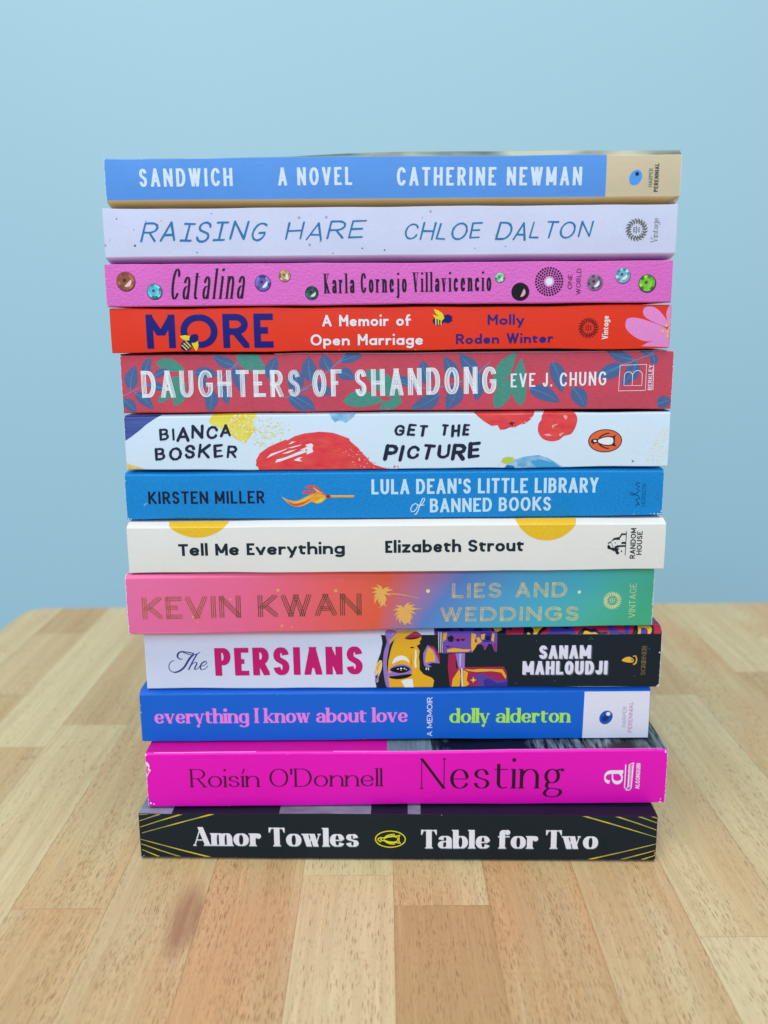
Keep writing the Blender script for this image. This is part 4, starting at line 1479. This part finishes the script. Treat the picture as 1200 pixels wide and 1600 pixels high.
def foil(name, stops):
    t = NT(name)
    u = t.math('MULTIPLY_ADD', t.xyz()[0], 1 / .203, .5)
    c = t.ramp(u, [(p_, col(*c_)) for p_, c_ in stops])
    n = t.noise(t.scaled(600, 600, 600), 1, 2)
    c = t.mix(1.0, c, t.step(n, .3, .7, .8, 1.2), 'MULTIPLY')
    t.b.inputs['Metallic'].default_value = .25
    return t.done(c, .35, .5)


GOLD = foil('gold_foil', [(0, (160, 98, 60)), (.14, (150, 88, 60)), (.22, (112, 72, 62)), (.45, (92, 68, 58)), (.6, (190, 182, 140)), (1, (214, 210, 160))])
F = font(W=.205, H=.19, track=.15, space=.4, lines=3, over={'K': .6, 'E': .45, 'V': .68, 'W': 1.0, 'A': .68, 'N': .66})
line_of(b, 'author_lettering', 'KEVIN KWAN', F, 223.5, 967.6, 565, 961, 34.5, GOLD, 2)
F = dict(F, W=.2, H=.19, track=.24)
line_of(b, 'title_lettering', 'LIES AND', F, 706, 934.3, 885.5, 932.6, 23.3, GOLD, 2)
line_of(b, 'title_lettering', 'WEDDINGS', F, 688, 971.4, 904, 969.6, 22.6, GOLD, 2)
PALM = (226, 164, 98)
for x, y, r in ((668.8, 923.2, 3.2), (905, 924.8, 2.8)):
    u, v = b.at(x, y)
    b.part('spark_print', x).disc(u, v, r * .237, r * .237, (226, 206, 160) if x < 700 else (200, 214, 205), 2, n=14)
for x, y, r in ((434.6, 922, 2.6), (524.7, 922.7, 2.8), (440.7, 978, 2.4), (302, 964, 2.2), (309, 972, 1.6), (360, 936, 1.8), (456, 980, 1.4), (730, 950, 1.6)):
    u, v = b.at(x, y)
    b.part('spark_print', x).disc(u, v, r * .237, r * .237, (232, 150, 110), 2, n=10)


def palm(cx, cy, r, tx, ty, angs):
    p = b.part('palm_print', cx)
    q = [b.at(cx + (tx - cx) * t, cy + (ty - cy) * t + math.sin(math.pi * t) * -3) for t in (0, .25, .5, .75, 1)]
    p.line(q, .4, PALM, 2, taper=(1.2, .35))
    u, v = b.at(cx, cy)
    for a, k in angs:
        a0 = R(a)
        L = r * .237 * k
        up_, dn = [], []
        for i in range(7):
            t = i / 6
            aa = a0 - .5 * t * t * (1 if math.cos(a0) > 0 else -1)
            w = math.sin(math.pi * min(1, t * .9 + .08)) * L * .15
            X, Y = u + math.cos(aa) * L * t, v + math.sin(aa) * L * t
            up_.append((X - math.sin(aa) * w, Y + math.cos(aa) * w))
            dn.append((X + math.sin(aa) * w * (.6 if i % 2 else 1), Y - math.cos(aa) * w * (.6 if i % 2 else 1)))
        p.poly(up_ + dn[::-1], PALM, 3)


palm(597, 928, 24, 655, 935, ((92, .8), (70, .7), (45, .8), (120, .85), (145, .7), (175, .65), (205, .85), (235, .8), (262, .95), (285, 1.0), (310, .7), (10, .6)))
palm(633, 957, 24, 659, 951, ((90, .85), (65, .9), (40, .9), (15, .75), (115, .85), (140, .85), (168, .8), (195, .85), (220, .9), (245, .95), (270, 1.0), (292, .95), (315, .85), (342, .7)))
PG = (196, 204, 158)
lion_sun(b, 956.5, 938, 16, PG)
upright(b, 'publisher_lettering', 'VINTAGE', font(W=.13, track=.14), 992, 965, 911, 10.5, (160, 196, 158))
chips(b, [(201, 988, 1.6), (200.5, 982, 1.3), (200, 975, 1.0), (203, 990, 1.4), (1019, 976, 1.8), (198, 945, .9), (197, 930, .8)], 8)
b.part('edge_wear').line([b.at(215, 989.3), b.at(330, 987.4)], .16, (222, 150, 178), 2)

# ================================================================ 10 white and black pop-art face
white2 = cover_material('white_matt_card', col(188, 206, 246), 0.45, mottle=.02)


def pop_top(t):
    n = t.noise(t.scaled(90, 60, 60), 1, 2)
    strips = t.ramp(n, [(0, col(40, 34, 90)), (.40, col(62, 52, 140)), (.47, col(150, 40, 70)), (.53, col(36, 34, 60)), (.60, col(212, 160, 52)), (.66, col(70, 58, 150))], 'CONSTANT')
    return t.mix(t.math('GREATER_THAN', t.xyz()[0], .0125), col(188, 198, 226), strips)


pop_cover = cover_material('pop_front_cover', pop_top, .4)
b = Book('paperback half white, half black, with an upside-down golden pop-art face', -94.7, 334.6, -.6, Z[10] + GAP, Z[9] - GAP, 66.6, 88.5, .4, 3.4, white2, pop_cover, top_from=.0, seed=24)
BOOKS.append(b)
p = b.part('face_print')
zp = lambda pts: zpx(560, 970, 4.615, pts)
BL, PU, GO, MA = (34, 42, 52), (134, 112, 198), (222, 164, 48), (146, 44, 84)
p.poly(clip_half([b.at(*q) for q in zp([(128, 76), (150, 92), (166, 112), (173, 160), (160, 230), (135, 300), (118, 370), (120, 430), (134, 500), (2300, 500), (2300, 60), (128, 60)])], 0, 1, b.f1), BL, 0)
p.px(smooth_poly(zp([(195, 80), (275, 80), (300, 110), (235, 160), (215, 230), (205, 310), (215, 390), (240, 482), (205, 482), (185, 400), (178, 300), (185, 220), (205, 150)]), 3), PU, 1)
p.px(zp([(262, 130), (300, 95), (350, 78), (420, 78), (450, 105), (455, 130), (440, 150), (446, 165), (420, 178), (442, 215), (436, 260), (441, 300), (441, 350), (470, 385), (530, 410), (546, 430), (536, 482), (226, 482), (212, 390), (216, 290), (236, 200)]), GO, 2)
p.px(zp([(218, 130), (250, 92), (300, 80), (360, 80), (300, 102), (255, 130), (225, 165)]), GO, 3)
p.px(zp([(225, 120), (262, 88), (280, 86), (240, 125), (222, 150)]), PU, 4)
p.px(smooth_poly(zp([(333, 126), (375, 94), (420, 84), (457, 104), (432, 126), (385, 134)]), 3), MA, 3)
p.px(zp([(333, 126), (385, 122), (450, 112), (392, 132), (360, 134)]), (44, 20, 36), 4)
p.px(smooth_poly(zp([(243, 307), (264, 265), (310, 248), (352, 266), (368, 302), (338, 284), (300, 284), (262, 300)]), 3), (222, 222, 236), 3)
p.px(smooth_poly(zp([(225, 350), (262, 320), (320, 311), (375, 330), (384, 372), (330, 402), (225, 400), (212, 378), (240, 370)]), 3), PU, 3)
p.px(smooth_poly(zp([(228, 350), (270, 330), (330, 324), (372, 345), (350, 366), (300, 376), (250, 366)]), 3), (24, 24, 34), 4)
p.px(smooth_poly(zp([(218, 402), (280, 394), (384, 382), (362, 406), (300, 420), (240, 416)]), 3), (24, 24, 34), 4)
for q in ((285, 346, 6), (308, 342, 9), (332, 342, 7), (345, 350, 5), (308, 356, 4)):
    u, v = b.at(560 + q[0] / 4.615, 970 + q[1] / 4.615)
    p.disc(u, v, q[2] * .05, q[2] * .04, (220, 216, 226), 5, n=9)
p.px(zp([(308, 432), (345, 420), (390, 418), (398, 482), (335, 482)]), (222, 222, 236), 3)
p.px(zp([(408, 205), (418, 210), (421, 250), (415, 300), (421, 330), (408, 342), (402, 300), (408, 250)]), (232, 226, 222), 3)
p.px(zp([(372, 188), (395, 186), (403, 194), (380, 198)]), (70, 30, 40), 3)
p.px(zp([(380, 230), (388, 300), (382, 340), (374, 300)]), (196, 134, 40), 3)
p.px(zp([(468, 232), (498, 175), (540, 190), (572, 250), (586, 306), (530, 302), (475, 322), (468, 290)]), PU, 1)
p.px(zp([(480, 302), (488, 240), (502, 190), (535, 212), (553, 258), (556, 294), (520, 292)]), GO, 2)
p.px(zp([(498, 175), (545, 184), (585, 250), (587, 306), (570, 262), (545, 208)]), MA, 2)
p.px(zp([(470, 300), (500, 312), (530, 330), (495, 335), (475, 322)]), PU, 1)
for x in (484, 500):
    p.px(zp([(x, 338), (x + 8, 336), (x + 10, 352), (x + 3, 354)]), (216, 214, 226), 2)
p.px(smooth_poly(zp([(120, 410), (124, 335), (148, 288), (170, 290), (168, 345), (148, 398), (142, 440), (126, 440)]), 3), (214, 190, 150), 1)
p.px(zp([(126, 340), (150, 295), (166, 296), (150, 325), (138, 370)]), GO, 2)
p.px(zp([(120, 400), (142, 375), (146, 410), (135, 445), (122, 432)]), PU, 2)
p.px(zp([(124, 398), (138, 392), (134, 412), (126, 412)]), (40, 26, 50), 3)
PV, NB = (106, 74, 172), (58, 52, 150)
p.px(zp([(606, 80), (835, 78), (842, 180), (822, 226), (612, 234)]), PV, 1)
for q in ([(612, 88), (640, 86), (632, 130), (612, 150)], [(640, 205), (690, 195), (760, 205), (820, 205), (790, 222), (640, 224)], [(815, 85), (850, 95), (838, 150), (862, 160), (838, 200), (820, 224), (812, 180)]):
    p.px(zp(q), GO, 2)
for q in ([(640, 118), (672, 100), (690, 120), (680, 150), (652, 150)], [(705, 132), (725, 126), (730, 146), (712, 148)], [(738, 132), (768, 130), (762, 142), (742, 142)], [(630, 180), (670, 184), (640, 192)]):
    p.px(zp(q), (34, 26, 56), 3)
p.px(zp([(690, 128), (770, 122), (772, 136), (692, 142)]), MA, 2)
for k, x in enumerate((575, 587, 598)):
    p.px(zp([(x, 82), (x + 5, 82), (x + 7 + k, 230), (x + 3 + k, 230)]), (208, 212, 226), 1)
p.px(zp([(835, 78), (1002, 78), (998, 222), (980, 218), (962, 168), (940, 162), (912, 212), (892, 170), (850, 170)]), PV, 1)
p.px(zp([(880, 85), (960, 85), (958, 150), (900, 155)]), NB, 2)
p.px(zp([(885, 95), (915, 90), (905, 135), (885, 130)]), GO, 3)
p.px(zp([(966, 90), (982, 88), (975, 150), (958, 140)]), GO, 3)
p.px(zp([(850, 120), (870, 115), (890, 150), (860, 165)]), GO, 3)
p.px(zp([(905, 175), (915, 175), (910, 212), (900, 195)]), MA, 3)
p.px(zp([(975, 160), (990, 165), (990, 218), (980, 210)]), MA, 3)
p.px(zp([(922, 105), (950, 108), (945, 140), (920, 138)]), (30, 30, 70), 3)
p.px(zp([(650, 240), (702, 234), (704, 340), (738, 345), (736, 482), (660, 482), (645, 330)]), MA, 1)
p.px(zp([(700, 234), (768, 231), (766, 342), (722, 345), (712, 300)]), PU, 2)
p.px(zp([(728, 236), (742, 236), (738, 330), (728, 330)]), (178, 160, 224), 3)
p.px(zp([(680, 420), (712, 370), (728, 345), (738, 400), (730, 482), (672, 482)]), GO, 2)
p.px(zp([(740, 334), (1048, 330), (1070, 372), (1074, 482), (740, 482)]), MA, 1)
p.px(zp([(765, 345), (820, 352), (880, 346), (1040, 348), (1066, 400), (1060, 420), (1030, 372), (960, 362), (850, 368), (790, 360)]), GO, 2)
p.px(zp([(820, 402), (880, 378), (960, 400), (1000, 430), (1074, 420), (1074, 482), (850, 482), (870, 440)]), (84, 66, 160), 2)
p.px(zp([(900, 430), (940, 410), (1000, 455), (1074, 440), (1074, 482), (910, 482)]), NB, 3)
for q in ([(930, 385), (945, 430), (958, 388)], [(975, 380), (990, 440), (1005, 384)], [(1030, 400), (1040, 450), (1055, 410)]):
    p.px(zp(q), MA, 4)
p.px(zp([(756, 350), (790, 372), (780, 430), (800, 460), (770, 482), (756, 482)]), GO, 3)
p.px(zp([(740, 340), (750, 340), (755, 482), (744, 482)]), (222, 214, 222), 4)
p.px(zp([(804, 428), (822, 422), (828, 402), (834, 422), (852, 428), (834, 434), (828, 454), (822, 434)]), (240, 190, 80), 4)
SCRIPT = (54, 68, 134)
p = b.part('title_lettering')
zt_ = lambda pts: [b.at(*q) for q in zpx(220, 985, 3.158, pts)]


def flow(pts, n=6):
    out = []
    m = len(pts)
    for i in range(m - 1):
        p0, p1, p2, p3 = pts[max(0, i - 1)], pts[i], pts[i + 1], pts[min(m - 1, i + 2)]
        for k in range(n):
            t = k / n
            out.append(tuple(.5 * (2 * b_ + (c_ - a_) * t + (2 * a_ - 5 * b_ + 4 * c_ - d_) * t * t + (-a_ + 3 * b_ - 3 * c_ + d_) * t ** 3)
                             for a_, b_, c_, d_ in zip(p0, p1, p2, p3)))
    return out + [pts[-1]]


def script(pts, w0, w1):
    q = flow(pts)
    for i in range(len(q) - 1):
        (x0_, y0_), (x1_, y1_) = q[i], q[i + 1]
        dx, dy = x1_ - x0_, y1_ - y0_
        L = math.hypot(dx, dy) or 1
        k = max(0, (-dy / L) * .8 + (dx / L) * -.3 + .1)
        w = w0 + (w1 - w0) * min(1, k)
        p.line([(x0_ - dx / L * .03, y0_ - dy / L * .03), (x1_ + dx / L * .03, y1_ + dy / L * .03)], w, SCRIPT, 2 + i % 2)


script(zt_([(262, 112), (235, 108), (205, 104), (186, 112), (182, 130), (196, 142), (206, 138)]), .3, .75)
script(zt_([(206, 106), (240, 118), (268, 118), (292, 108)]), .32, .55)
script(zt_([(262, 116), (240, 140), (215, 180), (190, 200), (165, 206), (145, 196), (139, 176), (148, 156), (164, 148)]), .32, .85)
script(zt_([(278, 116), (258, 150), (236, 194)]), .28, .55)
script(zt_([(236, 190), (254, 166), (270, 156), (277, 163), (268, 182), (268, 192), (280, 188), (294, 174)]), .26, .55)
script(zt_([(292, 176), (312, 172), (326, 160), (320, 152), (304, 160), (294, 178), (300, 193), (318, 188), (332, 174)]), .26, .6)
F = font(W=.235, H=.175, track=.13, over={'P': .40, 'E': .33, 'R': .43, 'S': .42, 'A': .48, 'N': .44})
line_of(b, 'title_lettering', 'PERSIANS', F, 337, 1055.8, 567.4, 1053.2, 43.3, (176, 36, 116), 3)
F = font(W=.245, H=.2, track=.1, over={'S': .4, 'A': .46, 'M': .66, 'N': .44, 'H': .44, 'L': .32, 'O': .44, 'U': .44, 'D': .44, 'J': .3})
for c_, lay, sh in (((84, 96, 118), 2, (.45, -.4)), ((200, 208, 246), 4, (0, 0))):
    line_of(b, 'author_lettering', 'SANAM', F, 842, 1029.2, 923, 1028.6, 20.8, c_, lay, sh)
    line_of(b, 'author_lettering', 'MAHLOUDJI', F, 816, 1054, 948.6, 1053.4, 21.2, c_, lay, sh)
p = b.part('publisher_emblem')
zs = lambda pts: zpx(780, 985, 4.444, pts)
LG = (230, 166, 70)
p.px(smooth_poly(zs([(850, 208), (872, 188), (905, 182), (932, 200), (930, 218), (905, 222), (875, 218)]), 3), LG, 2)
p.line([b.at(*q) for q in zs([(928, 178), (948, 176), (954, 200), (948, 225), (930, 236)])], .55, LG, 2, taper=(.7, 1.2))
p.px(zs([(912, 195), (930, 205), (922, 212)]), (60, 44, 36), 3)
upright(b, 'publisher_lettering', 'SCRIBNER', font(W=.12, hair=.06, H=.07, serif=.08, track=.17), 1007.6, 1054.6, 1009, 6.8, (140, 122, 88))
chips(b, [(1030.5, 1019, 1.5), (1029.5, 1071, 3.2), (1027, 1072.5, 2.2), (1030, 1062, 1.2), (1030.5, 1047, 1.0), (1031, 1035, .9), (1030, 1055, .9)], 9)
for x, y in ((924, 996), (926, 998.5), (921, 999), (1012, 1012), (991, 1056.5), (806, 1068), (838, 1001), (867, 1064), (1015, 1014)):
    u, v = b.at(x, y)
    b.part('edge_wear', x).disc(u, v, .17, .14, (120, 130, 142), 3, n=7)

# ================================================================ 11 royal blue
royal = cover_material('royal_blue_card', col(12, 96, 208), 0.36, mottle=.03)
b = Book('royal blue paperback with pink and lime small letters and a white end panel', -97.7, 333.2, 0, Z[11] + GAP, Z[10] - GAP, 44.4, 64.1, .4, 2.2, royal, royal, seed=27)
BOOKS.append(b)
F = font(W=.2, hair=.075, H=.085, xh=.66, desc=.28, serif=.055, track=.045, space=.34)
line_of(b, 'title_lettering', 'everything I know about love', dict(F, over={'I': .05}), 242, 1130.4, 637.5, 1127.9, 23.2, (222, 128, 232))
line_of(b, 'author_lettering', 'dolly alderton', F, 702, 1129.3, 890.5, 1128.6, 23, (152, 226, 88))
upright(b, 'subtitle_lettering', 'A MEMOIR', font(W=.15, track=.15, space=.35), 675.4, 1151, 1089, 8.4, (204, 216, 250))
p = b.part('publisher_panel')
u0, v1 = b.at(913.5, 1080.5)
p.poly([(u0 - .25, b.f0 + .05), (b.len, b.f0 + .05), (b.len, b.f1 + .15), (u0, b.f1 + .15)], (200, 210, 242), 0)
egg(b, 946.7, 1120.7, 10.8, 13, (34, 86, 184), (214, 224, 246), 3.6, 6.5, 3.6)
p = b.part('publisher_emblem')
u, v = b.at(946.7, 1120.7)
p.disc(u - .3, v - .5, 1.5, 1.2, (20, 54, 132), 1, n=20, tilt=30)
upright(b, 'publisher_lettering', 'HARPER', font(W=.13, track=.16), 977.6, 1135.7, 1104, 6.2, (150, 148, 192))
upright(b, 'publisher_lettering', 'PERENNIAL', font(W=.16, track=.16), 987, 1144, 1096, 6.4, (184, 128, 182))

# ================================================================ 12 magenta
magenta = cover_material('magenta_card', col(226, 4, 186), 0.36, mottle=.02, wear=.0003, half=.1025)


def nest_top(t):
    X = t.xyz()
    streak = t.noise(t.scaled(700, 60, 60), 1, 3, .7)
    blot = t.noise(t.scaled(32, 32, 32), 1, 2)
    g = t.math('MULTIPLY', t.step(streak, .42, .66), t.step(blot, .50, .62))
    art = t.mix(g, col(24, 32, 37), col(112, 134, 154))
    edge = t.math('MULTIPLY', t.math('LESS_THAN', X[0], .010), t.step(streak, .3, .7, .6, 1.0))
    art = t.mix(t.math('MULTIPLY', edge, t.math('GREATER_THAN', X[0], -.0075)), art, col(104, 128, 148))
    return t.mix(t.math('LESS_THAN', X[0], -.0075), art, col(178, 14, 146))


nest_cover = cover_material('magenta_and_dark_front', nest_top, .4)
b = Book('hot magenta paperback with thin dark serif lettering and a torn left corner', -94.4, 324.3, 0, Z[12] + GAP, Z[11] - GAP, 20.9, 42.9, .5, 1.0, magenta, nest_cover, top_from=.85, seed=30, length=205)
BOOKS.append(b)
F = font(W=.112, hair=.036, H=.042, xh=.62, serif=.055, track=.1, space=.3, desc=.28)
DK = (70, 10, 66)
line_of(b, 'author_lettering', "Rois\u00edn O'Donnell", F, 298.4, 1229.8, 597.5, 1228, 28.3, DK)
line_of(b, 'title_lettering', 'Nesting', font(W=.105, hair=.026, H=.03, xh=.645, desc=.3, serif=.042, track=.13, alt='g', over={'N': .76}), 656, 1232, 880, 1231.4, 47.5, (48, 10, 48))
p = b.part('publisher_emblem')
EW = (244, 226, 248)
a = b.at(972.5, 1225)
write(p, 'a', font(W=.2, hair=.07, H=.09, xh=1.0, serif=.0, track=0), a, (a[0], b.at(972.5, 1203)[1]), b.at(972.5, 1225)[0] - b.at(943, 1225)[0], EW, 2)
zn = lambda pts: zpx(640, 1160, 2.927, pts)
p.line([b.at(*q) for q in zn([(1026, 92), (1004, 100), (998, 200), (990, 214), (982, 205), (988, 100)])], .4, EW, 2)
p.line([b.at(*q) for q in zn([(1023, 95), (1012, 208), (1002, 217), (988, 216)])], .4, EW, 2)
for k in (1003, 1008, 1013):
    p.line([b.at(*q) for q in zn([(k + 6, 102), (k - 3, 205)])], .14, EW, 2)
upright(b, 'publisher_lettering', 'ALGONQUIN', font(W=.19, track=.1), 998.6, 1232, 1192.5, 6.6, EW)
P = b.part('edge_wear', 90)
P.px([(226, 1189), (231, 1191), (234, 1196), (233, 1200), (236, 1203), (232, 1209), (229, 1217), (225, 1214)], (232, 214, 232), 4)
P.px([(229, 1195), (232, 1198), (231, 1204), (234, 1203), (230, 1210), (229, 1203)], (212, 60, 176), 5)
chips(b, [(236, 1255, 2.2), (241, 1256.3, 1.4), (1031, 1253.5, 2.2), (1032, 1248, 1.1), (1040, 1174, 2.0), (228, 1180, 1.4)], 12)
b.part('edge_wear', 91).line([b.at(240, 1177.6), b.at(400, 1176)], .2, (240, 130, 220), 2)
b.part('edge_wear', 92).line([b.at(520, 1175), b.at(1036, 1170.5)], .3, (226, 96, 206), 2)

# ================================================================ 13 black with gold rays
ink_black = cover_material('soft_black_card', col(34, 43, 52), 0.42, mottle=.06)


def two_top(t):  # pale stretches are reflections on the black cover, put into its colour
    X = t.xyz()[0]
    a = t.math('LESS_THAN', X, -.0885)
    c1 = t.math('MULTIPLY', t.math('GREATER_THAN', X, -.046), t.math('LESS_THAN', X, -.010))
    c2 = t.math('MULTIPLY', t.math('GREATER_THAN', X, .0045), t.math('LESS_THAN', X, .0095))
    m = t.math('MULTIPLY', t.math('MAXIMUM', a, t.math('MAXIMUM', c1, c2)), t.step(t.noise(t.scaled(80, 160, 80), 1, 2), .3, .6, .55, 1))
    return t.mix(m, col(34, 38, 52), col(116, 126, 156))


two_cover = cover_material('black_front_painted_sheen', two_top, .42)
b = Book('black paperback with gold corner rays and bold white serif lettering, lowest of the stack', -97.6, 320.8, -1.4, Z[13], Z[12] - GAP, .9, 20.0, 1.1, 1.6, ink_black, two_cover, top_from=.35, seed=33)
BOOKS.append(b)
F = font(W=.27, hair=.05, H=.07, xh=.68, serif=.055, track=.055, space=.32, desc=.28)
for c_, lay, sh in (((96, 124, 138), 1, (.10, -.34)), ((208, 216, 246), 3, (0, 0))):
    line_of(b, 'author_lettering', 'Amor Towles', F, 300.5, 1320.8, 561, 1322.6, 29, c_, lay, sh)
    line_of(b, 'title_lettering', 'Table for Two', F, 658, 1325, 934, 1326, 29, c_, lay, sh)
YG = (226, 208, 48)
penguin_oval(b, 610, 1310.8, 25, 15, YG, None, None, YG)
t = NT('gold_ray_ink')
f = t.noise(t.scaled(120, 120, 120), 1, 2)
RAY = t.done(t.mix(t.step(f, .4, .6), col(150, 146, 84), col(196, 184, 62)), .4, .4)
RAYS = 0
for q in ((330.6, 1266, 222, 1301), (281.7, 1265.6, 219.6, 1291.7), (247.6, 1265.6, 217, 1282.5), (225, 1265.6, 216.5, 1272), (326, 1340.8, 220, 1310.8), (280, 1339.8, 221, 1318), (247.6, 1339, 222, 1327),
          (914, 1270.8, 1026, 1308), (965, 1270.9, 1027, 1297), (1000, 1270.9, 1028, 1286), (1020, 1270.9, 1028.8, 1278.6), (922, 1343.6, 1026, 1318), (972, 1343.6, 1025, 1328), (1004, 1343.6, 1025, 1336)):
    a, c_ = b.at(q[0], q[1]), b.at(q[2], q[3])
    lo, hi = b.f0 + .05, b.f1 - .02
    a = (a[0], min(hi, max(lo, a[1])))
    RAYS += 1
    dx, dy = c_[0] - a[0], c_[1] - a[1]
    q = math.hypot(dx, dy)
    nx, ny = -dy / q, dx / q
    a = (a[0] - dx / q * 1.5, a[1] - dy / q * 1.5)
    quad = [(a[0] - nx * .33, a[1] - ny * .33), (c_[0] - nx * .11, c_[1] - ny * .11), (c_[0] + nx * .11, c_[1] + ny * .11), (a[0] + nx * .33, a[1] + ny * .33)]
    b.part('ray_print', RAYS).poly(clip_half(clip_half(quad, 0, -1, -lo), 0, 1, hi), RAY, 1)
chips(b, [(225, 1337.5, .9), (1028.6, 1273, .8), (766, 1269.6, 1.0)], 15)

rg = random.Random(77)
for b in BOOKS:
    for i in range(5):
        u = rg.choice((.25, b.len - .25)) if i < 3 else rg.uniform(2, b.len - 2)
        v = rg.uniform(b.f0, b.f1) if i < 2 else rg.choice((b.f0 + .05, b.f1 - .05))
        r = rg.uniform(.12, .34) if i < 3 else rg.uniform(.08, .16)
        b.part('edge_wear', 200 + i).poly([(u + r * rg.uniform(.5, 1.6) * math.cos(k * .9), v + r * rg.uniform(.3, 1) * math.sin(k * .9)) for k in range(7)], (214, 216, 222), 5)
for b in BOOKS:
    b.finish()
